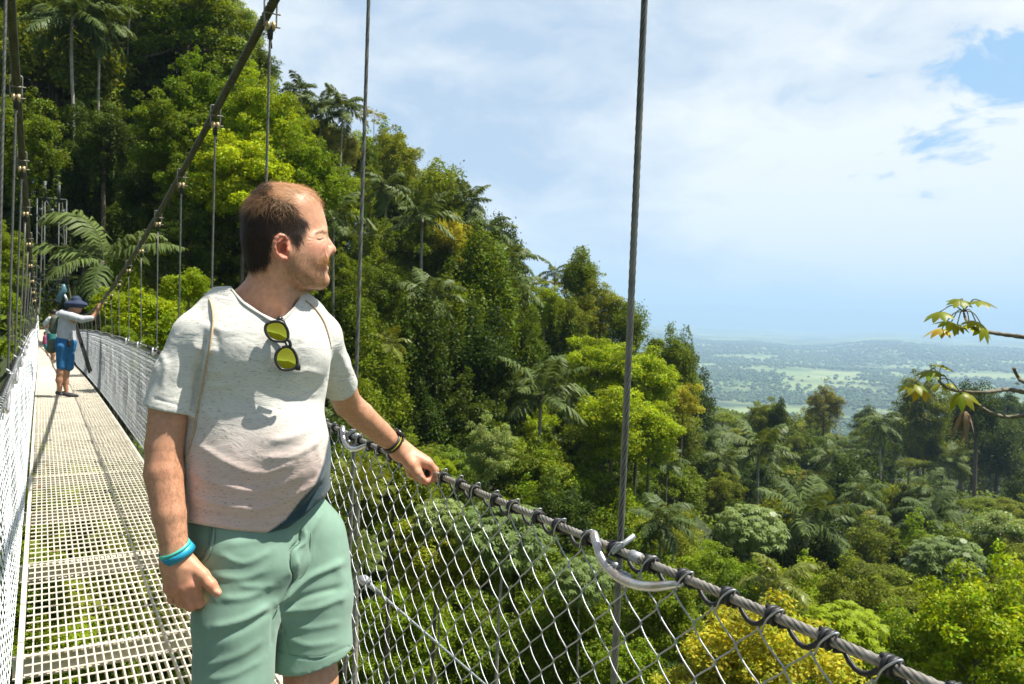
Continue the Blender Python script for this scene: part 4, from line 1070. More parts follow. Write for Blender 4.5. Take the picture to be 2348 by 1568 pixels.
colh = blend(colh, np.clip(lip, 0, 1), (.52, .20, .15))
red = soft(hu2, hv2, [(980, 850), (1200, 830), (1270, 900), (1230, 960), (1120, 990), (1000, 940)], 120)*.45+soft(hu2, hv2, [(1150, 1380), (900, 1600), (400, 1500), (500, 1300)], 100)*.0
colh = blend(colh, np.clip(red, 0, 1), (.60, .22, .15))
lash_slit = np.exp(-(segd(hu, hv, [(1158, 793), (1130, 807), (1094, 801)])/7)**2)*1.0; colh = blend(colh, lash_slit, (.04, .02, .012))  # lash line, plus the shade of the lid slit put into the colour
con = soft(hu2, hv2, [(725, 850), (770, 840), (785, 900), (770, 945), (720, 940), (705, 900)], 18)*(latv > .06)*.6; colh = blend(colh, con, (.30, .10, .06))
browm = np.exp(-(segd(hu, hv, [(1188, 735), (1150, 722), (1080, 748)])/16)**2)*.55; colh = blend(colh, browm, (.22, .12, .06))
# ------------------------------------------------------------------ arms and hands
def armR():
    f = Field(J(290, 1470, -.15), J(540, 680, .34), .0022)
    f.chain([J(446, 778, .08), J(390, 930, .11), J(377, 1020, .122), J(376, 1085, .135), J(388, 1180, .155), J(401, 1265, .165)], [.043, .0405, .0365, .0375, .0315, .0255], .006)
    f.ell(J(366, 1045, .10), (.024, .036, .026), k=.015)
    H = lambda x, y, w: J(315+.1462*x, 1203+.1462*y, .165+w)
    f.cap(H(600, 420, 0), H(610, 560, 0), .0265, .028, .012, fl=((0, 0, 1), 1.35))
    wr = H(610, 560, 0)
    K = [H(900, 930, .012), H(765, 1000, .016), H(625, 1010, .012), H(510, 985, .002)]
    for i_, kx in enumerate(K):
        f.cap(wr+(kx-wr)*.1+np.array([(-.006+.005*(1.5-i_))*0, 0, 0]), kx, .021, (.0145, .014, .0135, .0125)[i_], .018, fl=((0, 0, 1), 1.25))
    PIP = [H(960, 1225, .010), H(830, 1270, .014), H(680, 1225, .008), H(545, 1170, -.004)]
    DIP = [H(990, 1245, -.016), H(865, 1290, -.014), H(715, 1245, -.018), H(580, 1190, -.026)]
    TIP = [H(1010, 1150, -.034), H(890, 1180, -.034), H(750, 1150, -.036), H(620, 1110, -.040)]
    rr = [(.0125, .0105, .009, .0075), (.0125, .0105, .009, .0078), (.0118, .010, .0086, .0073), (.0105, .009, .0078, .0066)]
    for i_ in range(4): f.chain([K[i_], PIP[i_], DIP[i_], TIP[i_]], rr[i_], .0035)
    for i_ in range(4): f.ell(K[i_]+[0, 0, .004], (.009, .009, .010), k=.008)
    # thumb
    f.chain([H(820, 620, .002), H(1020, 790, .012), H(1150, 940, .018), H(1245, 1065, .020)], [.0175, .0130, .0112, .0095], .006)
    f.ell(H(1258, 1078, .0295), (.0065, .0065, .004), k=.002)
    f.cap(H(940, 740, -.01), H(890, 850, -.01), .009, .007, .012)
    for a_, b_, r_ in ((H(740, 700, .020), H(640, 960, .022), .0012), (H(820, 720, .018), H(790, 940, .024), .0012)): f.cap(a_, b_, r_, r_, .014)
    return f
def armL():
    hd = {}
    f = Field(J(740, 1130, -.75), J(1030, 740, .02), .0024)
    f.chain([J(735, 780, -.11), J(770, 860, -.25), J(797, 925, -.36)], [.036, .040, .036], .006)
    f.chain([J(797, 925, -.36), J(826, 952, -.40), J(870, 990, -.46), J(904, 1019, -.495)], [.0365, .0365, .031, .0262], .006)
    wc = -(Z0-2.235)
    H = lambda x, y, w: J(802+.1827*x, 917+.1827*y, -.505+w)
    f.chain([H(560, 560, 0), H(640, 640, -.005)], [.0265, .0265], .012)
    # back of the hand and four knuckles, nearest first: index .. little finger lie farther along the cable
    wr = H(640, 640, -.005)
    K = [H(985, 800, .006), H(960, 770, -.014), H(900, 760, -.034), H(840, 770, -.050)]
    for i_, kx in enumerate(K): f.cap(wr, kx, .023, (.0145, .0145, .0135, .0125)[i_], .016)
    PIP = [H(1065, 880, .0), H(1030, 900, -.022), H(960, 900, -.042), H(890, 900, -.058)]
    DIP = [H(1050, 985, .006), H(1000, 1000, -.016), H(930, 980, -.034), H(860, 960, -.048)]
    TIP = [H(965, 1030, .016), H(900, 1020, -.002), H(830, 985, -.016), H(770, 950, -.024)]
    for i_ in range(4): f.chain([K[i_], PIP[i_], DIP[i_], TIP[i_]], [(.013, .0112, .0105, .009), (.0128, .0112, .010, .0088), (.012, .0105, .0095, .0085), (.011, .0095, .0085, .0078)][i_], .004)
    f.chain([H(680, 700, .012), H(780, 820, .022), H(850, 920, .026), H(905, 985, .022)], [.018, .015, .0125, .0105], .010)
    f.cap(H(780, 760, .01), H(900, 790, .006), .014, .012, .016)
    f.ell(H(890, 965, .034), (.006, .006, .003), k=.002)
    f.cap(H(720, 800, 0), H(760, 930, -.01), .012, .010, .012)
    return f
def legs():
    f = Field(J(430, 2400, -.3), J(820, 1180, .30), .004)
    return f
fa = armR(); VR, QR, TR_ = fa.surf(); VR = relax(VR, QR, 1)
fb = armL(); VL, QL, TL_ = fb.surf(); VL = relax(VL, QL, 1)
def handcol(V, N_, tips):
    c = np.ones((len(V), 3))*SKIN*np.array([.96, .93, .9])
    for p, r_, m, kc in tips: c = blend(c, np.clip(np.exp(-(np.linalg.norm(V-p, axis=1)/r_)**2)*m, 0, 1), kc)
    return c
HR = lambda x, y, w: J(315+.1462*x, 1203+.1462*y, .165+w)
tipsR = [(HR(x, y, w), .016, .5, (.58, .22, .14)) for x, y, w in ((890, 960, .02), (765, 1020, .02), (625, 1030, .02), (510, 1000, .01), (960, 1225, .01), (830, 1270, .014), (680, 1225, .01))]
tipsR += [(HR(1255, 1078, .026), .0065, .9, (.72, .50, .42)), (HR(1170, 960, .02), .014, .4, (.56, .20, .13))]
colR = handcol(VR, None, tipsR); xR, yR = px_of(VR)
tn = np.clip((yR-1000)/300, 0, 1); colR = blend(colR, (1-tn)*.25, (.50, .26, .15))
HL = lambda x, y, w: J(802+.1827*x, 917+.1827*y, -.505+w)
colL = handcol(VL, None, [(HL(1000, 860, .01), .03, .45, (.62, .25, .18)), (HL(965, 1030, .016), .014, .5, (.62, .22, .15)), (HL(890, 965, .036), .007, .9, (.75, .52, .45))])
# ------------------------------------------------------------------ legs
hipR, hipL = J(540, 1230, .05), J(700, 1220, -.07)
kneeR, kneeL = J(535, 1640, .13), J(712, 1560, -.02)
def groundpt(P, dz, dx=0, dy=0):                       # same plan position, given height above the deck
    w = towd(P)+np.array([dx, dy, 0]); w[2] = dz; return (w-CAMP)@CM
ankR, ankL = groundpt(kneeR, .10, .02, .05), groundpt(kneeL, .10, .02, .06)
fw = np.array([math.sin(TH+math.pi-.6), math.cos(TH+math.pi-.6), 0])   # where the toes point: toward the camera and the valley
def w2c(v): return np.asarray(v)@CM
F_ = unit(w2c(fw))
lo = np.minimum(np.minimum(hipR, hipL), np.minimum(ankR, ankL))-.25; hi = np.maximum(np.maximum(hipR, hipL), kneeR)+.2
f = Field(lo, hi, .004)
for h_, k_, a_ in ((hipR, kneeR, ankR), (hipL, kneeL, ankL)):
    f.chain([h_, (h_+k_)/2, k_], [.066, .068, .056], .03); f.ell(k_+F_*.02, (.045, .05, .045), k=.02)
    c1 = k_+(a_-k_)*.3-F_*.012
    f.chain([k_, c1, a_], [.052, .056, .036], .02); f.cap(a_, a_+F_*.10-np.array([0, .05, 0]), .036, .03, .02)
VG, QG, TG = f.surf(); VG = relax(VG, QG, 2)
colG = np.ones((len(VG), 3))*SKIN*.9
# one body mesh
mb = MB()
for V_, Q_, c_ in ((Vh, Qh, colh), (VR, QR, colR), (VL, QL, colL), (VG, QG, colG)): mb.add(towd(V_), Q_, None, c_)
feet = towd((ankR+ankL)/2); feet[2] = 0
man = empty('person', feet, 'man with sunglasses hooked on his pale tee and green shorts, hand on the handrail', 'person')
SKM = bpy.data.materials.new('skin'); SKM.use_nodes = True; t_ = SKM.node_tree; b = t_.nodes['Principled BSDF']
at_ = nd(t_, 'ShaderNodeAttribute', attribute_name='Col'); tcn = nd(t_, 'ShaderNodeTexCoord')
n1_ = noise(t_, tcn.outputs['Object'], 90, 4, .6).outputs[0]; n2_ = noise(t_, tcn.outputs['Object'], 14, 3, .5).outputs[0]; n3_ = noise(t_, tcn.outputs['Object'], 420, 2, .5).outputs[0]
mr = nd(t_, 'ShaderNodeMapRange', ins={1: .3, 2: .7, 3: .86, 4: 1.12}); t_.links.new(n1_, mr.inputs[0])
mr2 = nd(t_, 'ShaderNodeMapRange', ins={1: .35, 2: .65, 3: 0, 4: .2}); t_.links.new(n2_, mr2.inputs[0])
cc = mixc(t_, mr2.outputs[0], at_.outputs['Color'], mixc(t_, 1.0, at_.outputs['Color'], (1.12, .82, .74), 'MULTIPLY'))
sc_ = nd(t_, 'ShaderNodeVectorMath', operation='SCALE'); t_.links.new(cc, sc_.inputs[0]); t_.links.new(mr.outputs[0], sc_.inputs['Scale'])
t_.links.new(sc_.outputs[0], b.inputs['Base Color']); b.inputs['Roughness'].default_value = .48; b.inputs['Specular IOR Level'].default_value = .42
b.inputs['Subsurface Weight'].default_value = .18; b.inputs['Subsurface Radius'].default_value = (1, .35, .18); b.inputs['Subsurface Scale'].default_value = .008
bp = nd(t_, 'ShaderNodeBump', ins={'Strength': .15, 'Distance': .001}); t_.links.new(n3_, bp.inputs['Height']); t_.links.new(bp.outputs[0], b.inputs['Normal'])
obj('body', mb, SKM, man)

# ------------------------------------------------------------------ hair
def strands(V, N_, w, n, rg, dirf, L0, L1, wid, lift, col, segs=3, spread=.35):
    p = w/w.sum(); k = rg.choice(len(V), n, p=p)
    P = V[k]+rg.normal(size=(n, 3))*.0012; nn = N_[k]
    d = dirf(P, nn)+rg.normal(size=(n, 3))*spread; d = d-nn*(d*nn).sum(1, keepdims=True); d = unit(unit(d)+nn*lift*rg.uniform(.4, 1.6, (n, 1)))
    Ln = rg.uniform(L0, L1, (n, 1)); s = unit(np.cross(d, nn)); pts = [P]; dd_ = d
    for i in range(segs):
        pts.append(pts[-1]+dd_*Ln/segs); dd_ = unit(dd_-nn*lift*.55/segs*1.6+np.array([0, -.18, 0])/segs+rg.normal(size=(n, 3))*.08)
    V_ = np.concatenate([np.stack([p_-s*wid*.5*(1-i/(segs+.4)), p_+s*wid*.5*(1-i/(segs+.4))], 1)[:, None] for i, p_ in enumerate(pts)], 1).reshape(-1, 3)
    b_ = (np.arange(n)*(segs+1)*2)[:, None]; Q_ = np.concatenate([b_+[2*i, 2*i+1, 2*i+3, 2*i+2] for i in range(segs)])
    c = np.repeat(np.asarray(col)*rg.uniform(.6, 1.6, (n, 1)), (segs+1)*2, 0)
    return V_, Q_, c
Nh = vnorm(Vh, Qh); rg = np.random.default_rng(3)
onh = (latv > -1) & (Nh[:, 2] > -2)
def dir_side(P, n): 
    x, y = px_of(P); u, v = (x-487)/.2193, (y-372.5)/.2193
    a = np.clip((v-350)/500, 0, 1)[:, None]
    fr_ = np.clip((u-650)/350, -.6, 1)[:, None]
    return np.hstack([fr_*(1-a)*.9-.15*a+.25, -.35-a*.8, 0*a])
def dir_top(P, n):
    x, y = px_of(P); return np.stack([np.full(len(P), 1.0), -.12+0*x, -.1+0*x], 1)
up_ = np.clip(Nh[:, 1]*1.3+.35, 0, 1)
w_side = hairm*onh
w_top = topm*(1-.8*hairm)*up_+.15*soft(hu, hv, [(860, 300), (1140, 350), (1140, 450), (980, 420)], 40)
hb = MB()
for args in ((w_side, 15000, dir_side, .010, .021, .00065, .20, (.036, .020, .012), 3, .30), (w_top, 4200, dir_top, .014, .030, .00045, .16, (.50, .28, .13), 3, .35),  # golden top strands, brightened in colour where the sun catches them
             (w_side*np.exp(-((hv-430)/90)**2), 3200, dir_side, .014, .026, .00055, .45, (.26, .145, .07), 3, .4)):  # paler strands paint a highlight along the crown edge
    V_, Q_, c_ = strands(Vh, Nh, args[0]+1e-12, args[1], rg, args[2], args[3], args[4], args[5], args[6], args[7], args[8], args[9]); hb.add(towd(V_), Q_, None, c_)
HAIR = mat('hair', (1, 1, 1), .5, 0, .3, attr=1)
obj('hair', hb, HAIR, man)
bb = MB()
V_, Q_, c_ = strands(Vh, Nh, beard*(1-hairm)+1e-12, 4000, rg, lambda P, n: np.tile([.35, -1, 0], (len(P), 1)), .0025, .0055, .00045, .6, (.20, .105, .04), 2, .5); bb.add(towd(V_), Q_, None, c_)
V_, Q_, c_ = strands(Vh, Nh, mous+1e-12, 900, rg, lambda P, n: np.tile([-.2, -1, .3], (len(P), 1)), .005, .009, .0005, .5, (.42, .20, .06), 2, .4); bb.add(towd(V_), Q_, None, c_)
obj('beard', bb, HAIR, man)
eb = MB()
V_, Q_, c_ = strands(Vh, Nh, np.exp(-(segd(hu, hv, [(1180, 740), (1145, 728), (1085, 750)])/8)**2)+1e-12, 300, rg, lambda P, n: np.tile([-1, .15, 0], (len(P), 1)), .004, .007, .0004, .2, (.14, .075, .035), 2, .3); eb.add(towd(V_), Q_, None, c_)
obj('eyebrow', eb, HAIR, man)
ah = MB(); NR_ = vnorm(VR, QR); NL_ = vnorm(VL, QL)
V_, Q_, c_ = strands(VR, NR_, ((yR > 1020) & (yR < 1250)).astype(float)+1e-9, 2600, rg, lambda P, n: np.tile([.4, -1, 0], (len(P), 1)), .006, .012, .0003, .3, (.12, .06, .025), 2, .5); ah.add(towd(V_), Q_, None, c_)
xL, yL = px_of(VL); V_, Q_, c_ = strands(VL, NL_, ((yL > 930) & (yL < 1010)).astype(float)+1e-9, 1500, rg, lambda P, n: np.tile([1, -.8, -.5], (len(P), 1)), .006, .012, .0003, .4, (.30, .17, .07), 2, .5); ah.add(towd(V_), Q_, None, c_)
obj('arm_hair', ah, HAIR, man)
# ------------------------------------------------------------------ t-shirt
ya = math.radians(30); FT = np.array([math.sin(ya), 0, math.cos(ya)]); RT = np.array([math.cos(ya), 0, -math.sin(ya)])
AT = np.array([RT, [0, 1, 0], FT])
f = Field(J(320, 1262, -.40), J(830, 640, .28), .0034)
f.ell(J(594, 820, .0), (.155, .19, .112), AT, .03)
f.ell(J(579, 960, .0), (.147, .20, .112), AT, .04)
f.ell(J(592, 1060, .012), (.154, .16, .124), AT, .04)
f.ell(J(590, 1160, .0), (.158, .12, .122), AT, .04)
f.ell(J(660, 1040, .035), (.07, .10, .09), AT, .05)
f.chain([J(462, 776, .07), J(570, 712, .03), J(620, 722, .0), J(690, 745, -.06), J(730, 775, -.10)], [.052, .050, .05, .050, .046], .04)
f.ell(J(545, 800, .09), (.07, .06, .045), AT, .05); f.ell(J(680, 815, .04), (.065, .06, .045), AT, .05)
# sleeves, cut square at the cuffs before they join the body
# cut at the hem (a sloping plane), at the cuffs and at the neckline
def below(p0, p1, p2):                                 # half space under a plane through three points
    n_ = unit(np.cross(p1-p0, p2-p0)); n_ = n_ if n_[1] > 0 else -n_
    return lambda X, Y, Z: (X-p0[0])*n_[0]+(Y-p0[1])*n_[1]+(Z-p0[2])*n_[2]
body_box = (J(428, 1290, -.4), J(830, 1000, .28))
def hemcut(X, Y, Z):
    px = PCX+PF*X/-Z; py = PCY-PF*Y/-Z
    h = np.interp(px.ravel(), [400, 425, 470, 540, 610, 660, 700, 740, 770], [1192, 1196, 1205, 1216, 1223, 1210, 1180, 1142, 1105]).reshape(px.shape)
    return -(h-py)/PF*Z0*1.0
f.fn(J(300, 1300, -.45), J(840, 1030, .3), lambda X, Y, Z: -hemcut(X, Y, Z), 0, '-')
def plane_cut(c, n_, r):
    n_ = unit(np.asarray(n_, float))
    return lambda X, Y, Z: np.maximum(-((X-c[0])*n_[0]+(Y-c[1])*n_[1]+(Z-c[2])*n_[2]), np.sqrt((X-c[0])**2+(Y-c[1])**2+(Z-c[2])**2)-r)
cR = J(389, 938, .10); nR = unit(J(388, 938, .10)-J(397, 860, .095)+np.array([-.022, 0, 0]))
nR = unit(np.array([-.22, -1, .05]))
cL = J(785, 884, -.27); nL = unit(J(784, 890, -.27)-J(760, 820, -.16)); 
for ch_, rr_, cc_, nn_, ho_ in (([J(453, 776, .08), J(410, 862, .095), J(388, 950, .11)], [.051, .050, .0545], cR, nR, ([J(389, 938, .11), J(384, 1000, .118)], [.0430, .0430])), ([J(732, 772, -.10), J(757, 838, -.19), J(787, 902, -.30)], [.050, .047, .0455], cL, nL, ([J(785, 893, -.285), J(797, 925, -.36)], [.0385, .0385]))):
    f2 = Field(f.lo, f.lo, f.v); f2.n = f.n; f2.g = np.full(f.n, .05, np.float32)
    f2.chain(ch_, rr_, .01); f2.fn(f.lo, f.lo+f.n*f.v, lambda X, Y, Z: -((X-cc_[0])*nn_[0]+(Y-cc_[1])*nn_[1]+(Z-cc_[2])*nn_[2]), 0, '-'); f2.chain(ho_[0], ho_[1], 0, '-')
    a_ = f.g; h_ = np.clip(.022-np.abs(a_-f2.g), 0, None)/.022; f.g = (np.minimum(a_, f2.g)-h_*h_*.022*.25).astype(np.float32)
# hollow where the arms and the neck come out
NV = [(527, 655), (560, 690), (600, 718), (634, 733), (660, 722), (678, 700), (686, 685)]
def neckcut(X, Y, Z):
    px = PCX+PF*X/-Z; py = PCY-PF*Y/-Z
    h = np.interp(px.ravel(), [500, 524, 534, 560, 600, 634, 655, 672, 686, 700], [560, 640, 664, 692, 718, 734, 722, 704, 684, 600]).reshape(px.shape)
    return (py-h)/PF*Z0
f.fn(J(500, 760, -.06), J(705, 630, .28), neckcut, .004, '-')
Vs, Qs, Ts = f.surf(); Vs = relax(Vs, Qs, 2)
FO = [([(452, 770), (440, 830), (432, 900)], .006, 8), ([(440, 790), (470, 805), (500, 800)], .005, 7), ([(440, 820), (480, 850), (520, 845)], .004, 7), ([(432, 890), (460, 930), (500, 965)], .004, 9),
      ([(740, 900), (700, 905), (650, 890)], .005, 9), ([(745, 860), (700, 850), (670, 865)], .005, 8), ([(742, 950), (705, 985), (660, 1005), (610, 1012)], .007, 10), ([(744, 985), (715, 1020), (670, 1045), (600, 1050)], .006, 9),
      ([(440, 1010), (520, 1060), (600, 1085), (680, 1060)], .005, 9), ([(430, 1080), (500, 1110), (600, 1125), (690, 1090)], .005, 8), 
      ([(430, 1130), (500, 1155), (600, 1165), (700, 1120), (740, 1080)], .006, 7), ([(430, 1165), (520, 1185), (620, 1190), (700, 1150)], -.005, 6), ([(425, 1188), (520, 1205), (612, 1213), (690, 1180), (750, 1110)], .0035, 5),
       ([(365, 800), (380, 840), (372, 900)], .004, 8), ([(410, 800), (420, 850), (412, 900)], -.004, 7), ([(350, 912), (395, 925), (440, 938)], -.0018, 2.5),
      ([(770, 800), (790, 830), (800, 860)], .004, 7), ([(755, 860), (785, 868), (812, 858)], -.0016, 2.5), ([(480, 740), (500, 790), (505, 850)], -.004, 8), ([(470, 700), (430, 735), (400, 770)], -.003, 6), ([(720, 1000), (730, 1050), (715, 1100)], .006, 9),
      ([(690, 1150), (720, 1110), (748, 1060)], .008, 7), ([(670, 1185), (710, 1150), (748, 1100)], -.007, 6), ([(540, 660), (570, 700), (632, 741), (664, 726), (688, 696)], .0022, 4), ([(445, 870), (480, 885), (540, 880)], .004, 7), ([(455, 740), (520, 760), (560, 755)], .003, 8)]
FO = [(p_, a_*(.6 if w_ > 5.5 else 1), w_) for p_, a_, w_ in FO]+[([(470, 765), (458, 830), (450, 890), (444, 945)], -.011, 6)]
Vs, fd = folds(Vs, Qs, FO)
Ns = vnorm(Vs, Qs)
wob = 0*.0004*np.sin(Vs[:, 0]*95+Vs[:, 1]*40)*np.sin(Vs[:, 1]*70+1)
Vs = Vs+Ns*wob[:, None]
sx_, sy_ = px_of(Vs)
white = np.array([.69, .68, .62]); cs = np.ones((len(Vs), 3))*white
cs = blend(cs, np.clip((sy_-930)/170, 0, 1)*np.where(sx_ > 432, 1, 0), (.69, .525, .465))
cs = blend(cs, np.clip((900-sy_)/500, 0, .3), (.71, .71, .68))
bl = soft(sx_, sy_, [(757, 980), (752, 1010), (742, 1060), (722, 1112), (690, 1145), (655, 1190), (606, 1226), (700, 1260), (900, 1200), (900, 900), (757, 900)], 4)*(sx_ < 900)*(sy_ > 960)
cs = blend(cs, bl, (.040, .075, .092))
SH = bpy.data.materials.new('heather_jersey'); SH.use_nodes = True; t_ = SH.node_tree; b = t_.nodes['Principled BSDF']
at_ = nd(t_, 'ShaderNodeAttribute', attribute_name='Col'); tcn = nd(t_, 'ShaderNodeTexCoord')
mp_ = nd(t_, 'ShaderNodeMapping'); mp_.inputs['Scale'].default_value = (105, 105, 760); t_.links.new(tcn.outputs['Object'], mp_.inputs[0])
mpw = nd(t_, 'ShaderNodeMapping'); mpw.inputs['Scale'].default_value = (9, 9, 17); mpw.inputs['Rotation'].default_value = (.5, .3, 0); t_.links.new(tcn.outputs['Object'], mpw.inputs[0])
fl_ = noise(t_, mp_.outputs[0], 1.0, 2, .5).outputs[0]
fm_ = nd(t_, 'ShaderNodeMapRange', ins={1: .61, 2: .67}); t_.links.new(fl_, fm_.inputs[0])
mp2 = nd(t_, 'ShaderNodeMapping'); mp2.inputs['Scale'].default_value = (25, 25, 90); t_.links.new(tcn.outputs['Object'], mp2.inputs[0])
soft_ = noise(t_, mp2.outputs[0], 1.0, 3, .6).outputs[0]; sm_ = nd(t_, 'ShaderNodeMapRange', ins={1: .3, 2: .7, 3: .93, 4: 1.04}); t_.links.new(soft_, sm_.inputs[0])
c1_ = nd(t_, 'ShaderNodeVectorMath', operation='SCALE'); t_.links.new(at_.outputs['Color'], c1_.inputs[0]); t_.links.new(sm_.outputs[0], c1_.inputs['Scale'])
c2_ = mixc(t_, math_(t_, 'MULTIPLY', fm_.outputs[0], .62), c1_.outputs[0], mixc(t_, 1.0, at_.outputs['Color'], (.30, .26, .18), 'MULTIPLY'))
t_.links.new(c2_, b.inputs['Base Color']); b.inputs['Roughness'].default_value = .9; b.inputs['Specular IOR Level'].default_value = .15; b.inputs['Sheen Weight'].default_value = .15
wn = math_(t_, 'ADD', math_(t_, 'MULTIPLY', noise(t_, tcn.outputs['Object'], 900, 2, .5).outputs[0], .06), noise(t_, mpw.outputs[0], 1.0, 4, .5, 1.2).outputs[0]); bp = nd(t_, 'ShaderNodeBump', ins={'Strength': .55, 'Distance': .010}); t_.links.new(wn, bp.inputs['Height']); t_.links.new(bp.outputs[0], b.inputs['Normal'])
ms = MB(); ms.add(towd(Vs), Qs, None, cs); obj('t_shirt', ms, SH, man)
# ------------------------------------------------------------------ shorts
lo = np.minimum(J(400, 1800, .25), J(400, 1800, -.3)); hi = np.maximum(J(850, 1090, .3), J(850, 1090, -.3))
f = Field(lo, hi, .0038)
f.ell(J(590, 1200, .0), (.152, .115, .112), AT, .04)
f.ell(J(562, 1290, .035), (.098, .11, .095), AT, .05); f.ell(J(700, 1280, -.06), (.094, .12, .095), AT, .05)
f.chain([J(550, 1270, .06), J(540, 1420, .09), J(532, 1660, .12)], [.090, .082, .080], .02)
f.chain([J(702, 1240, -.06), J(714, 1360, -.04), J(716, 1520, -.02)], [.086, .0875, .0875], .02)
f.cap(J(622, 1300, .06), J(636, 1380, .04), .05, .02, .05)
# hems
cS = J(717, 1503, -.02); f.fn(cS-.16, cS+.16, plane_cut(cS, (.16, -1, -.10), .15), 0, '-')
cS = J(522, 1640, .12); f.fn(cS-.16, cS+.16, plane_cut(cS, (.0, -1, .0), .15), 0, '-')
f.cap(J(716, 1545, -.02), J(714, 1640, -.02), .078, .078, 0, '-'); f.cap(J(532, 1690, .12), J(532, 1750, .12), .072, .072, 0, '-')
Vp, Qp, Tp = f.surf(); Vp = relax(Vp, Qp, 2)
FP = [([(640, 1382), (700, 1330), (760, 1300), (795, 1285)], .010, 9), ([(640, 1395), (710, 1365), (790, 1345)], -.007, 8), ([(640, 1402), (720, 1395), (795, 1365)], .006, 8), ([(632, 1420), (700, 1440), (790, 1425)], .004, 9),
      ([(635, 1450), (700, 1478), (780, 1470)], .0035, 8), ([(625, 1385), (560, 1420), (480, 1440)], .006, 9), ([(622, 1398), (560, 1440), (470, 1475)], -.005, 8), ([(615, 1350), (560, 1370), (500, 1372)], .005, 9), ([(620, 1300), (560, 1325), (490, 1320)], .004, 9),
      ([(625, 1262), (560, 1290), (500, 1270)], .004, 8), ([(610, 1460), (550, 1500), (460, 1530)], .004, 9), ([(605, 1510), (540, 1545), (470, 1560)], .003, 8), ([(700, 1230), (690, 1270), (672, 1310)], .004, 7), ([(740, 1170), (715, 1215), (700, 1250)], .004, 8),
      ([(690, 1215), (686, 1240), (668, 1262), (668, 1300), (674, 1330), (648, 1372)], -.007, 3.2), ([(699, 1212), (696, 1242), (678, 1262), (678, 1300)], .004, 4), ([(718, 1215), (712, 1250), (712, 1290), (690, 1325)], -.0015, 2.5),
      ([(484, 1196), (482, 1240), (468, 1275), (450, 1292)], -.006, 3), ([(490, 1198), (488, 1242), (472, 1280), (452, 1298)], .003, 3.5), ([(628, 1400), (626, 1440), (624, 1485)], -.004, 5), ([(770, 1150), (798, 1180), (800, 1230)], .002, 3), ([(633, 1492), (720, 1510), (803, 1480)], -.0022, 2.5), ([(640, 1385), (650, 1440), (662, 1500)], -.002, 2.5),
      ([(505, 1250), (580, 1240), (655, 1228)], .003, 10), ([(640, 1338), (600, 1345), (540, 1342)], .004, 8), ([(765, 1290), (785, 1330), (780, 1400)], .005, 10)]
FP = [(p_, a_*(.72 if w_ > 7 else 1), w_) for p_, a_, w_ in FP]
Vp, fd = folds(Vp, Qp, FP)
Np_ = vnorm(Vp, Qp); Vp = Vp+Np_*(.0006*np.sin(Vp[:, 0]*30+Vp[:, 1]*75)+.0004*np.sin(Vp[:, 0]*90-Vp[:, 1]*60))[:, None]
px_, py_ = px_of(Vp); cp = np.ones((len(Vp), 3))*[.215, .345, .262]
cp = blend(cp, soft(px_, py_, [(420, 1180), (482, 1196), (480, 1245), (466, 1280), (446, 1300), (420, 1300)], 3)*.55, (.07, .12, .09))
for ln_ in ([(690, 1215), (686, 1240), (666, 1262), (666, 1300), (672, 1332), (648, 1374)], [(484, 1196), (481, 1243), (466, 1278), (448, 1296)]): cp = blend(cp, np.exp(-(segd(px_, py_, ln_)/1.8)**2)*.7, (.08, .14, .11))
SHM = bpy.data.materials.new('sage_cotton_twill'); SHM.use_nodes = True; t_ = SHM.node_tree; b = t_.nodes['Principled BSDF']
at_ = nd(t_, 'ShaderNodeAttribute', attribute_name='Col'); tcn = nd(t_, 'ShaderNodeTexCoord')
ns_ = noise(t_, tcn.outputs['Object'], 16, 5, .6).outputs[0]; mr = nd(t_, 'ShaderNodeMapRange', ins={1: .3, 2: .7, 3: .88, 4: 1.1}); t_.links.new(ns_, mr.inputs[0])
sc_ = nd(t_, 'ShaderNodeVectorMath', operation='SCALE'); t_.links.new(at_.outputs['Color'], sc_.inputs[0]); t_.links.new(mr.outputs[0], sc_.inputs['Scale'])
t_.links.new(sc_.outputs[0], b.inputs['Base Color']); b.inputs['Roughness'].default_value = .85; b.inputs['Specular IOR Level'].default_value = .2; b.inputs['Sheen Weight'].default_value = .2
wn = noise(t_, tcn.outputs['Object'], 30, 3, .5, .4).outputs[0]; bp = nd(t_, 'ShaderNodeBump', ins={'Strength': .4, 'Distance': .0022}); t_.links.new(wn, bp.inputs['Height']); t_.links.new(bp.outputs[0], b.inputs['Normal'])
mp_ = MB(); mp_.add(towd(Vp), Qp, None, cp); obj('shorts', mp_, SHM, man)
def project_on(V, N_, px, py, off=.004):
    x, y = px_of(V); k = np.argmin((x-px)**2+(y-py)**2+np.where(N_[:, 2] > 0.0, 0, 4000)); q = V[k]+N_[k]*off
    d_ = J(px, py, 0, -q[2]); d_[2] = q[2]; return q*.3+d_*.7
SEAM = mat('shorts_seam', (.13, .21, .16), .9); Np2 = vnorm(Vp, Qp); sho = man.children[-1]
for pts in ([(692, 1212), (688, 1240), (668, 1262), (667, 1300), (673, 1330), (650, 1372), (641, 1384)], [(712, 1222), (710, 1262), (706, 1295), (690, 1322), (674, 1330)], [(486, 1200), (484, 1240), (470, 1276), (452, 1294)], [(492, 1200), (491, 1243), (476, 1281), (456, 1299)],
            [(634, 1490), (680, 1503), (740, 1505), (802, 1478)], [(430, 1225), (480, 1240)], [(641, 1386), (632, 1405), (627, 1440)], [(640, 1400), (646, 1440), (660, 1490)]):
    P = bez([project_on(Vp, Np2, *p, .0006) for p in pts], 30); m1 = MB(); m1.tube(towd(P), .0011, 5); obj('seam', m1, SEAM, sho)
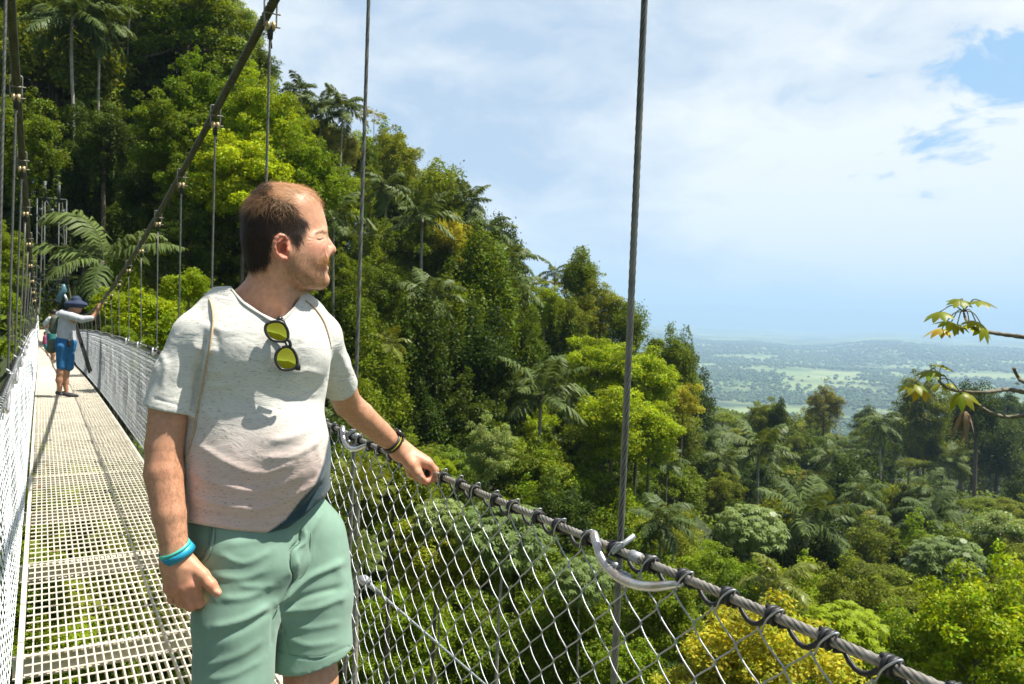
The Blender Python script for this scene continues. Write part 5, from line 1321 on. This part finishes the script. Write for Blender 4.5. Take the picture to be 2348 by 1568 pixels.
# shoes
for a_ in (ankR, ankL):
    fo = Field(a_-.2, a_+.2, .005)
    dn = w2c([0, 0, -1.])
    fo.chain([a_+dn*.055-F_*.04, a_+dn*.06+F_*.06, a_+dn*.07+F_*.15], [.042, .044, .036], .02); fo.chain([a_+dn*.0, a_+dn*.04+F_*.03], [.045, .044], .02)
    P0 = a_+dn*.098; fo.fn(a_-.2, a_+.2, lambda X, Y, Z: -((X-P0[0])*dn[0]+(Y-P0[1])*dn[1]+(Z-P0[2])*dn[2]), 0, '-')
    V_, Q_, _t = fo.surf(); sb = MB(); sb.add(towd(relax(V_, Q_, 1)), Q_); obj('shoe', sb, mat('grey_shoe_mesh', (.16, .16, .17), .8), man)
# ------------------------------------------------------------------ wristband, watch, cords, sunglasses
def ring(c, ax, r0, r1, h, tilt=None, n=48, thick=.0012, squash=1.0, sq=None):
    ax = unit(np.asarray(ax, float)); u = unit(np.cross(ax, [0, 0, 1.])) if sq is None else unit(np.asarray(sq)-ax*(ax@np.asarray(sq))); v = np.cross(ax, u)
    V = []; Q = []
    for i in range(n):
        a = 2*np.pi*i/n; d_ = u*math.cos(a)+v*math.sin(a)*squash
        for rr2, hh in ((r0, -h/2), (r1, h/2), (r1-thick, h/2), (r0-thick, -h/2)): V.append(c+d_*rr2+ax*hh)
    for i in range(n):
        j_ = (i+1) % n
        for k_ in range(4): Q.append([i*4+k_, i*4+(k_+1) % 4, j_*4+(k_+1) % 4, j_*4+k_])
    return np.array(V), np.array(Q)
wc_ = HR(617, 430, 0); wax = unit(HR(590, 330, 0)-HR(650, 600, 0)+np.array([-.006, 0, .012]))
V_, Q_ = ring(wc_, wax, .0352, .0322, .0150, squash=.95); m1 = MB(); m1.add(towd(V_), Q_)
wb = obj('wristband', m1, mat('blue_paper_band', (.02, .36, .55), .45, 0, .5), man)
V_, Q_ = ring(wc_+wax*.0100, wax, .0325, .0315, .0065, squash=.95); m1 = MB(); m1.add(towd(V_), Q_); obj('band_edge', m1, mat('teal_paper_band', (.08, .62, .50), .45), wb)
def text_on_ring(txt, c, ax, r, h0, size, a0, flip, mt, parent):
    cu = bpy.data.curves.new('txt', 'FONT'); cu.body = txt; cu.size = size; cu.resolution_u = 2
    to = bpy.data.objects.new('txt', cu); COL.objects.link(to); bpy.context.view_layer.update()
    me = bpy.data.meshes.new_from_object(to.evaluated_get(bpy.context.evaluated_depsgraph_get())); COL.objects.unlink(to); bpy.data.objects.remove(to)
    V = np.empty(len(me.vertices)*3, np.float32); me.vertices.foreach_get('co', V); V = V.reshape(-1, 3)
    x, y = V[:, 0], V[:, 1]
    if flip: x, y = -x+x.max(), -y
    toward = unit(np.array([0, 0, 1.])-ax*ax[2]); right = np.cross(ax, toward)
    a = a0+x/r
    P = c+np.outer(np.sin(a), right)*r+np.outer(np.cos(a), toward)*r*.97+np.outer(h0+y, ax)
    P = towd(P)-np.array(parent_loc(parent)); me.vertices.foreach_set('co', P.astype(np.float32).ravel()); me.update()
    o = bpy.data.objects.new('lettering', me); COL.objects.link(o); me.materials.append(mt); o.parent = parent
INK = mat('ink', (.01, .04, .06), .6)
text_on_ring('FORTUNA, SAN CARLOS', wc_, wax, .0342, .0082, .0034, -.30, False, INK, wb)
text_on_ring('+506 2479 9160', wc_, wax, .0352, .0050, .0040, -.50, True, INK, wb)
text_on_ring('www.lascolinasarenal.com', wc_, wax, .0360, -.0008, .0040, -.65, True, INK, wb)
# watch on the far wrist
c_ = J(899, 1014, -.489); wa = unit(J(870, 990, -.46)-J(904, 1019, -.495))
V_, Q_ = ring(c_, wa, .0318, .0308, .018, squash=1.0); m1 = MB(); m1.add(towd(V_), Q_)
wt = obj('watch', m1, mat('black_silicone', (.02, .02, .02), .5), man)
m1 = MB(); rt_ = unit(np.cross(wa, [0, 0, 1.]))
for i in range(16):
    a = 1.2+i*.11; tw_ = unit(np.array([0, 0, 1.])-wa*wa[2]); d_ = unit(np.cross(wa, tw_))*math.cos(a)*-1+tw_*math.sin(a)
    m1.box(towd([c_+d_*.0312])[0], (.003, .003, .003))
obj('strap_mark', m1, mat('yellow_print', (.65, .55, .03), .5), wt)
m1 = MB(); up2 = unit(np.array([.55, .75, -.1])-wa*(wa@np.array([.55, .75, -.1])))
m1.tube(towd([c_+up2*.030, c_+up2*.0385]), .019, 24); obj('watch_case', m1, mat('dark_watch_case', (.06, .06, .065), .3, .5), wt)
# cord straps of the drawstring bag
bag = empty('drawstring_bag', towd(J(445, 1030, -.09)), 'thin drawstring bag worn on the back of the man, black edge by his elbow', 'bag')
CORDM = mat('tan_cord', (.52, .38, .22), .8, noise_scale=300, noise_amt=.3)
Ns = vnorm(Vs, Qs)
for pts in ([(468, 674), (484, 696), (489, 740), (482, 790), (472, 840), (463, 890), (455, 935), (446, 985), (438, 1010), (427, 1060)], [(700, 690), (722, 708), (742, 738), (752, 770), (757, 800)]):
    P = bez([project_on(Vs, Ns, *p, .0035) for p in pts], 60); m1 = MB(); m1.tube(towd(relax_line(P)) if False else towd(P), .0019, 8, lobes=3, pitch=.012, amp=.25); obj('cord', m1, CORDM, bag)
fo = Field(J(400, 1250, -.40), J(800, 700, .02), .006)
fo.ell(J(560, 900, -.16), (.15, .19, .06), AT, .02); fo.ell(J(520, 1000, -.15), (.14, .13, .06), AT, .02); fo.cap(J(445, 985, -.09), J(436, 1060, -.07), .018, .012, .02)
V_, Q_, _t = fo.surf(); m1 = MB(); m1.add(towd(V_), Q_); obj('sack', m1, mat('black_nylon', (.015, .013, .018), .6), bag)
TEE = [c_ for c_ in man.children if c_.name.startswith('t_shirt')][0]
for pts, r_, nm in (([(530, 664), (558, 696), (598, 722), (632, 739), (657, 727), (676, 705)], .0030, 'neckband'), ([(752, 872), (785, 873), (813, 858)], .0011, 'hem_stitch')):
    P = bez([project_on(Vs, Ns, *p, .0004) for p in pts], 40); m1 = MB(); m1.tube(towd(P), r_, 6); obj(nm, m1, mat('tee_trim', (.50, .49, .44), .9) if r_ > .002 else mat('tee_stitch', (.36, .35, .31), .9), TEE)
# sunglasses hooked in the neckline
def GX(x, y, w=0): return (1020+x/5.228)*.573, (1220+y/5.228)*.573
def gp(x, y, off):                                     # point off millimetres in front of the shirt
    a = GX(x, y); p = J(a[0], a[1], 0); return p
gz = project_on(Vs, Ns, *GX(560, 800), 0)[2]
gdep = -gz-.020
def gpt(x, y, w=0.0):
    a = GX(x, y); tilt = (x-450)*.00003-(y-500)*.000006
    return np.array([(a[0]-PCX)/PF*gdep, -(a[1]-PCY)/PF*gdep, -gdep+w+tilt*-1.0])
sg = empty('sunglasses', towd(gpt(560, 800)), 'black framed sunglasses with yellow mirror lenses hanging from the shirt neckline', 'sunglasses')
L1 = [(300, 370), (400, 345), (500, 345), (590, 390), (650, 480), (680, 580), (680, 690), (640, 745), (560, 765), (450, 755), (350, 710), (275, 620), (240, 520), (250, 430)]
L2 = [(560, 890), (660, 868), (740, 900), (800, 970), (850, 1080), (870, 1190), (860, 1270), (800, 1330), (700, 1355), (590, 1350), (520, 1300), (465, 1210), (445, 1110), (470, 990)]
FRM = mat('matt_black_plastic', (.02, .022, .02), .35, 0, .5)
LEN = bpy.data.materials.new('mirror_lens'); LEN.use_nodes = True; b = LEN.node_tree.nodes['Principled BSDF']
b.inputs['Metallic'].default_value = 1; b.inputs['Roughness'].default_value = .04; b.inputs['Base Color'].default_value = (.70, .62, .05, 1)
m1 = MB()
for Lp in (L1, L2):
    P = bez([gpt(*p, .002) for p in Lp+[Lp[0]]], 70); m1.tube(towd(P), .0029, 8)
m1.tube(towd(bez([gpt(680, 720, .003), gpt(725, 790, .004), gpt(730, 870, .003)], 10)), .0035, 8); m1.tube(towd(bez([gpt(610, 765, 0), gpt(640, 830, -.001), gpt(640, 880, 0)], 8)), .0022, 6)
m1.tube(towd([gpt(480, 330, .0), gpt(500, 290, -.004), gpt(505, 280, -.01)]), [.005, .006, .005], 8); m1.tube(towd([gpt(640, 470, .001), gpt(560, 330, .0), gpt(520, 300, -.004)]), [.003, .0045, .005], 8)
m1.tube(towd([gpt(855, 1180, .001), gpt(880, 1290, .0), gpt(865, 1360, -.002)]), [.003, .0055, .006], 8)
obj('frame', m1, FRM, sg)
for Lp in (L1, L2):
    m1 = MB(); P = bez([gpt(*p, .001) for p in Lp+[Lp[0]]], 70)[:-1]; c0 = P.mean(0)
    rings = [P, c0+(P-c0)*.66+[0, 0, .0022], c0+(P-c0)*.33+[0, 0, .0035]]; n_ = len(P)
    V_ = np.vstack(rings+[[c0+[0, 0, .004]]]); j_ = np.arange(n_); k_ = (j_+1) % n_
    Q_ = np.concatenate([np.stack([j_+r_*n_, k_+r_*n_, k_+(r_+1)*n_, j_+(r_+1)*n_], 1) for r_ in (0, 1)]); T_ = np.stack([j_+2*n_, k_+2*n_, np.full(n_, 3*n_)], 1)
    m1.add(towd(V_), Q_, T_); obj('lens', m1, LEN, sg)
m1 = MB(); m1.tube(towd([gpt(650, 900, -.004), gpt(770, 1280, -.010)]), .0025, 6); m1.tube(towd([gpt(520, 300, -.008), gpt(440, 480, -.012), gpt(560, 800, -.014)]), .0025, 6)
obj('temple', m1, FRM, sg)

# ------------------------------------------------------------------ the other walkers
def bf(x, y): return .2923*x, 573+.2923*y
def person2(label, z0, skin, garments, extras=(), vox=.009):
    """skin: list of chains; garments: (name, material, chains, cuts)"""
    def jj(p): a = bf(p[0], p[1]); return J(a[0], a[1], p[2] if len(p) > 2 else 0, z0)
    allp = [jj(p) for ch in skin for p in ch[0]]
    def build(chains, inf=0):
        P = np.array([jj(p) for ch in chains for p in ch[0]]); f = Field(P.min(0)-.2, P.max(0)+.2, vox)
        for ch in chains: f.chain([jj(p) for p in ch[0]], ch[1], ch[2] if len(ch) > 2 else .03, fl=((0, 1, 0), 2.2) if len(ch) > 3 else None)
        V, Q, _ = f.surf(); return relax(V, Q, 1), Q
    c = np.mean(allp, 0); w = towd(c); w[2] = deckz(w[1])
    e = empty('person', w, label, 'person')
    for nm, m_, ch in [('body', SK2, skin)]+list(garments):
        V, Q = build(ch); mb = MB(); mb.add(towd(V), Q); obj(nm, mb, m_, e)
    return e
SK2 = mat('walker_skin', (.46, .23, .13), .55)
ZA = float(CF@(np.array([.38, 15.5, 1.0])-CAMP)); s_ = ZA/PF*.2923        # metres per close-up unit
def R_(*a): return [x*s_ for x in a]
SHIRTM = mat('pale_grey_shirt', (.50, .52, .54), .85, noise_scale=14, noise_amt=.1, bump=.8)
BLUM = mat('bright_blue_cotton', (.02, .14, .33), .8, noise_scale=12, noise_amt=.25, bump=.8)
p2 = person2('walker in dark bucket hat and bright blue shorts raising a hand by the fence', ZA,
 [([(592, 425), (598, 455)], R_(44, 38)), ([(626, 458), (642, 462)], R_(14, 6), .01), ([(605, 478), (626, 480)], R_(20, 10)), ([(590, 460), (575, 480), (560, 540)], R_(34, 32, 40)),
  ([(560, 530, .12), (650, 545, .1), (725, 535, .05), (762, 480, .0), (775, 450, 0)], R_(30, 24, 20, 13, 14)), ([(775, 450, 0), (772, 425, 0)], R_(13, 6), .006), ([(780, 448, 0), (786, 420, 0)], R_(11, 5), .006), ([(785, 450, 0), (800, 432, 0)], R_(10, 5), .006), ([(768, 460, .02), (788, 452, .03)], R_(9, 6), .006),
  ([(478, 850, .1), (472, 960, .1), (464, 1020, .1), (472, 1105, .1)], R_(34, 25, 24, 13)), ([(528, 850, 0), (516, 960, 0), (510, 1030, 0), (522, 1112, 0)], R_(36, 26, 25, 13)), ([(560, 540), (515, 720, .04), (478, 850, .1)], R_(30, 34, 30)), ([(515, 720, .04), (528, 850, 0)], R_(34, 30))],
 [('shirt', SHIRTM, [([(545, 505, .0), (525, 560, .0), (520, 640, .0), (520, 710, 0)], R_(38, 58, 62, 70), .04), ([(490, 505, .1), (560, 522, .12), (640, 545, .11), (722, 535, .06)], R_(36, 33, 28, 22), .02), ([(470, 512, -.1), (440, 580, -.12)], R_(34, 28))]),
  ('shorts', BLUM, [([(515, 730, 0), (512, 760, 0)], R_(78, 76)), ([(490, 760, .1), (482, 850, .1), (480, 912, .1)], R_(48, 38, 34), .004), ([(530, 760, -.02), (538, 850, 0), (540, 915, 0)], R_(50, 42, 37), .004)]),
  ('bucket_hat', mat('navy_hat', (.02, .035, .08), .8), [([(598, 396), (600, 412)], R_(38, 46), .02), ([(575, 426, 0), (615, 428, 0)], R_(66, 66), .015, 1), ([(545, 424, 0), (660, 434, 0)], R_(34, 24), .02, 1)]),
  ('shoe', mat('dark_trainer', (.05, .05, .055), .7), [([(450, 1120, .1), (480, 1132, .1)], R_(16, 13))]),
  ('shoe', MATS['dark_trainer'], [([(500, 1125, 0), (560, 1140, 0), (605, 1145, 0)], R_(20, 17, 12))])])
def lump(name, label, cat, chains, m_, z0, k=.02, vox=.009, parent=None):
    P = []
    for ch in chains: P += [J(*bf(p[0], p[1]), p[2] if len(p) > 2 else 0, z0) for p in ch[0]]
    P = np.array(P); f = Field(P.min(0)-.2, P.max(0)+.2, vox)
    for ch in chains: f.chain([J(*bf(p[0], p[1]), p[2] if len(p) > 2 else 0, z0) for p in ch[0]], ch[1], k)
    V, Q, _ = f.surf(); mb = MB(); mb.add(towd(relax(V, Q, 1)), Q); o = obj(name, mb, m_, parent)
    if label: tag(o, label, cat)
    return o
lump('backpack', 'grey green daypack hanging behind the hatted walker', 'backpack', [([(432, 545, .0), (425, 620, 0)], R_(34, 40)), ([(418, 730, .05), (405, 775, .05)], R_(34, 38))], mat('grey_green_bag', (.10, .12, .08), .8, noise_scale=9), ZA)
lump('radio_pouch', 'small black pouch clipped on the waist of the hatted walker', 'pouch', [([(541, 715, .24), (541, 745, .24)], R_(15, 16)), ([(548, 700, .24), (552, 650, .22)], R_(3, 2))], mat('black_pouch', (.012, .012, .014), .5), ZA, .004, .005)
# spotting scope on a folded tripod leaned behind him
sc_e = empty('spotting_scope', towd(J(*bf(500, 300), -.2, ZA)), 'blue grey spotting scope on a closed black tripod, slanting behind the bucket hat', 'telescope')
SCM = mat('scope_blue_grey', (.10, .22, .26), .4, .2)
def jt(x, y, w=0): return J(*bf(x, y), w, ZA)
m1 = MB(); m1.tube(towd([jt(452, 405, -.2), jt(478, 355, -.2), jt(502, 318, -.2), jt(500, 285, -.2), jt(498, 268, -.2)]), R_(24, 21, 24, 14, 8), 14); obj('scope_tube', m1, SCM, sc_e)
m1 = MB(); m1.tube(towd([jt(445, 408, -.2), jt(458, 398, -.2)]), R_(25, 25), 14); obj('hood', m1, mat('scope_black', (.02, .02, .02), .5), sc_e)
m1 = MB(); m1.tube(towd([jt(500, 340, -.2), jt(520, 385, -.2), jt(528, 420, -.22)]), R_(9, 11, 9), 8); obj('tripod_head', m1, ZINC, sc_e)
for i_, (a_, b_) in enumerate((((600, 610), (706, 960)), ((606, 600), (718, 950)), ((596, 620), (700, 968)))):
    m1 = MB(); m1.tube(towd([jt(525, 400, -.22), jt(a_[0], a_[1], -.25+.03*i_), jt((a_[0]+b_[0])/2, (a_[1]+b_[1])/2, -.25+.03*i_), jt(*b_, -.25+.03*i_)]), R_(6, 7, 6, 6), 8); obj('leg', m1, MATS['scope_black'], sc_e)
# couple farther on
ZB = float(CF@(np.array([.1, 21.5, .6])-CAMP)); ZC = float(CF@(np.array([.15, 26, .6])-CAMP))
s_ = ZB/PF*.2923
person2('dark haired walker in a white shirt leaning on the left fence beyond the hatted walker', ZB,
 [([(425, 500), (415, 512)], R_(20, 20)), ([(410, 520), (395, 560)], R_(14, 20)), ([(385, 560, .1), (372, 600, .1), (322, 615, .0)], R_(12, 10, 8)), ([(390, 590, 0), (398, 520, .0), (392, 512, 0)], R_(10, 8, 8)), ([(395, 560), (405, 700), (420, 760), (420, 820), (422, 865)], R_(14, 16, 16, 12, 8)), ([(410, 500), (410, 520)], R_(14, 14)), ([(395, 560), (385, 560, .1)], R_(14, 12)), ([(405, 700), (405, 760), (408, 815), (410, 870)], R_(15, 15, 12, 8))],
 [('shirt', mat('white_shirt', (.62, .66, .68), .8), [([(400, 545), (390, 600), (398, 650)], R_(26, 34, 34)), ([(375, 560, .1), (355, 590, .1)], R_(20, 15)), ([(390, 540, .1), (350, 580, .1)], R_(18, 14))]),
  ('shorts', mat('teal_shorts', (.03, .20, .20), .8), [([(402, 660), (405, 740)], R_(34, 32))]),
  ('hair', mat('dark_hair', (.02, .015, .012), .6), [([(425, 488), (418, 498)], R_(24, 22))]),
  ('shoe', mat('tan_shoe', (.45, .36, .22), .8), [([(412, 872), (425, 880)], R_(12, 10)), ([(430, 860), (440, 868)], R_(10, 8))])], vox=.012)
s_ = ZC/PF*.2923
person2('child in a pink top and teal shorts standing farthest along the walkway', ZC,
 [([(357, 655), (357, 662), (358, 690), (362, 750)], R_(12, 10, 9, 9)), ([(358, 690), (345, 692)], R_(6, 6)), ([(362, 750), (368, 765)], R_(8, 8)), ([(345, 690), (335, 725)], R_(6, 5)), ([(368, 765), (372, 800), (376, 825)], R_(8, 7, 5)), ([(358, 765), (366, 800), (372, 822)], R_(8, 7, 5))],
 [('top', mat('pink_cotton', (.50, .09, .22), .8), [([(358, 685), (360, 730)], R_(20, 21))]),
  ('shorts', mat('teal_cotton', (.05, .25, .30), .8), [([(362, 745), (364, 768)], R_(19, 17))]),
  ('hair', MATS['dark_hair'], [([(357, 650), (354, 658)], R_(13, 12))]),
  ('shoe', mat('purple_shoe', (.20, .06, .12), .8), [([(374, 826), (384, 830)], R_(7, 6))])], vox=.012)
# ------------------------------------------------------------------ cecropia boughs reaching in from the right
CZ = 6.4
def cp(x, y, w=0): return at((3500+x/2.614)*.573, (1150+y/2.614)*.573, CZ-w)
ce = empty('cecropia_tree', cp(2300, 1500)-np.array([0, 0, 5]), 'bare armed tree reaching in from the right edge with a few lobed yellow green leaves', 'tree')
trk = cp(2600, 1100)
BR = mat('mossy_bark', (.11, .085, .045), .85, noise_scale=22, noise_amt=.5, bump=.6, col2=(.24, .22, .16))
m1 = MB(); m1.tube(bez([trk-[0, 0, 14], trk-[.2, 0, 6], trk, trk+[0, 0, 1.5]], 16), np.linspace(.16, .08, 16)[:len(bez([trk, trk, trk, trk], 16))] if 0 else .11, 10); obj('trunk', m1, BR, ce)
Bs = [([(2600, 700), (1900, 585), (1560, 520), (1300, 485), (1100, 448), (1000, 400), (955, 340), (930, 270), (925, 165)], (.05, .038, .03, .026, .024, .022, .02, .012, .006)),
      ([(2600, 1200), (1900, 1150), (1560, 1095), (1400, 1068), (1250, 1085), (1100, 1100), (900, 1088), (780, 1060), (700, 1010), (660, 955), (650, 870)], (.05, .036, .03, .028, .025, .023, .021, .021, .019, .014, .006)),
      ([(2600, 1250), (1900, 1290), (1560, 1340), (1380, 1355), (1220, 1315), (1120, 1255), (1040, 1180), (1012, 1130), (1005, 1095)], (.05, .034, .028, .025, .022, .019, .016, .011, .006)),
      ([(2600, 1150), (1900, 1100), (1560, 990), (1500, 940), (1465, 880), (1455, 845)], (.05, .034, .024, .021, .019, .022))]
for pts, r_ in Bs:
    P = bez([cp(*p, .12*math.sin(i_*1.7)) for i_, p in enumerate(pts)], 60); rr_ = np.interp(np.linspace(0, len(r_)-1, len(P)), range(len(r_)), r_)*(1+.12*np.sin(np.arange(len(P))*2.1))*.62
    m1 = MB(); m1.tube(P, rr_, 9); obj('branch', m1, BR, ce)
CL = mat('cecropia_leaf', (.28, .36, .02), .4, 0, .4, attr=1, transl=.6)
CLY = mat('cecropia_leaf_yellowed', (.45, .38, .03), .45, 0, .4, attr=1, transl=.45)
def lobed(node, c, size, droop, m_, seed, tilt=.3, n=8):
    rg = np.random.default_rng(seed); c = cp(*c, rg.uniform(-.15, .15)); nd_ = cp(*node)
    out = unit(c-nd_); Nn = unit(np.array([0, 0, 1.])*.9+rg.normal(size=3)*tilt*.6-CF*.22); t0 = unit(out-Nn*(out@Nn)); b0 = np.cross(Nn, t0)
    m1 = MB()
    for k_ in range(n):
        a = (k_-(n-1)/2)/(n)*2*np.pi*.9; L_ = size*(.66+.34*math.cos(a*.5))*rg.uniform(.9, 1.08)
        dr = t0*math.cos(a)+b0*math.sin(a); sd = np.cross(Nn, dr)
        s = np.linspace(0, 1, 7); w = L_*.22*np.array([.28, .40, .72, 1, .98, .6, .05])*1.0
        P = c+dr*(s*L_)[:, None]-Nn*((s**2)*L_*droop)[:, None]-np.array([0, 0, 1.])*((s**2)*L_*droop*.5)[:, None]
        f_ = Nn*(w*.25)[:, None]
        V = np.stack([P+sd*w[:, None]-f_, P, P-sd*w[:, None]-f_], 1).reshape(-1, 3); b_ = np.arange(6)[:, None]*3
        m1.add(V, np.concatenate([b_+[0, 1, 4, 3], b_+[1, 2, 5, 4]]), None, np.ones((21, 3))*rg.uniform(.8, 1.2)*np.array([rg.uniform(.9, 1.25), 1, 1]))
    o = obj('leaf', m1, m_, ce)
    m2 = MB(); m2.tube(bez([nd_, (nd_+c)/2+[0, 0, .05], c], 8), .0045, 6); obj('leaf_stalk', m2, mat('green_stalk', (.16, .15, .07), .6), o)
    return o
n1, n2, n3 = (930, 250), (660, 955), (1008, 1110)
for i_, (nn_, c_, sz, dr_, m_) in enumerate([(n1, (890, 130), .30, .5, CL), (n1, (1110, 140), .30, .5, CL), (n1, (680, 255), .32, .7, CL), (n1, (800, 360), .32, .8, CL), (n1, (700, 430), .34, .95, CLY), (n1, (860, 385), .26, 1.0, CL),
                                            (n1, (1050, 350), .32, .8, CL), (n1, (1130, 420), .26, 1.0, CL), (n1, (990, 385), .20, 1.1, CL),
                                            (n2, (720, 820), .24, .4, CL), (n2, (580, 870), .30, .6, CL), (n2, (410, 1000), .34, .7, CL), (n2, (490, 1060), .34, .95, CLY), (n2, (690, 1010), .26, 1.0, CL), (n2, (770, 1000), .22, 1.0, CL), (n2, (900, 1110), .34, 1.1, CL)]):
    lobed(nn_, c_, sz*.40, dr_*.45, m_, 40+i_)
DL = mat('withered_leaf', (.22, .16, .10), .9, attr=1)
for i_, c_ in enumerate([(940, 1290), (985, 1320)]): 
    o = lobed(n3, c_, .10, 1.6, DL, 90+i_, .6, 5); o['label'] = 'withered brown leaf hanging from the lowest branch'
# leaf litter on the walkway
rg = np.random.default_rng(9)
for i_ in range(7):
    x = rg.uniform(XL+.03, XL+.18); y = rg.uniform(4.2, 9); m1 = MB(); z = float(deckz(y))+.006
    a = rg.uniform(0, 6); L_ = rg.uniform(.02, .035); d_ = np.array([math.cos(a), math.sin(a), 0])*L_; s2 = np.array([-math.sin(a), math.cos(a), 0])*L_*.45; c_ = np.array([x, y, z])
    m1.add([c_-d_, c_+s2+[0, 0, .006], c_+d_+[0, 0, .010], c_-s2+[0, 0, .004]], [[0, 1, 2, 3]])
    tag(obj('fallen_leaf', m1, mat('dry_leaf', (.22, .09, .03), .8)), 'small dry brown leaf lying at the left edge of the grating', 'leaf', 'dry leaves on the walkway edge')
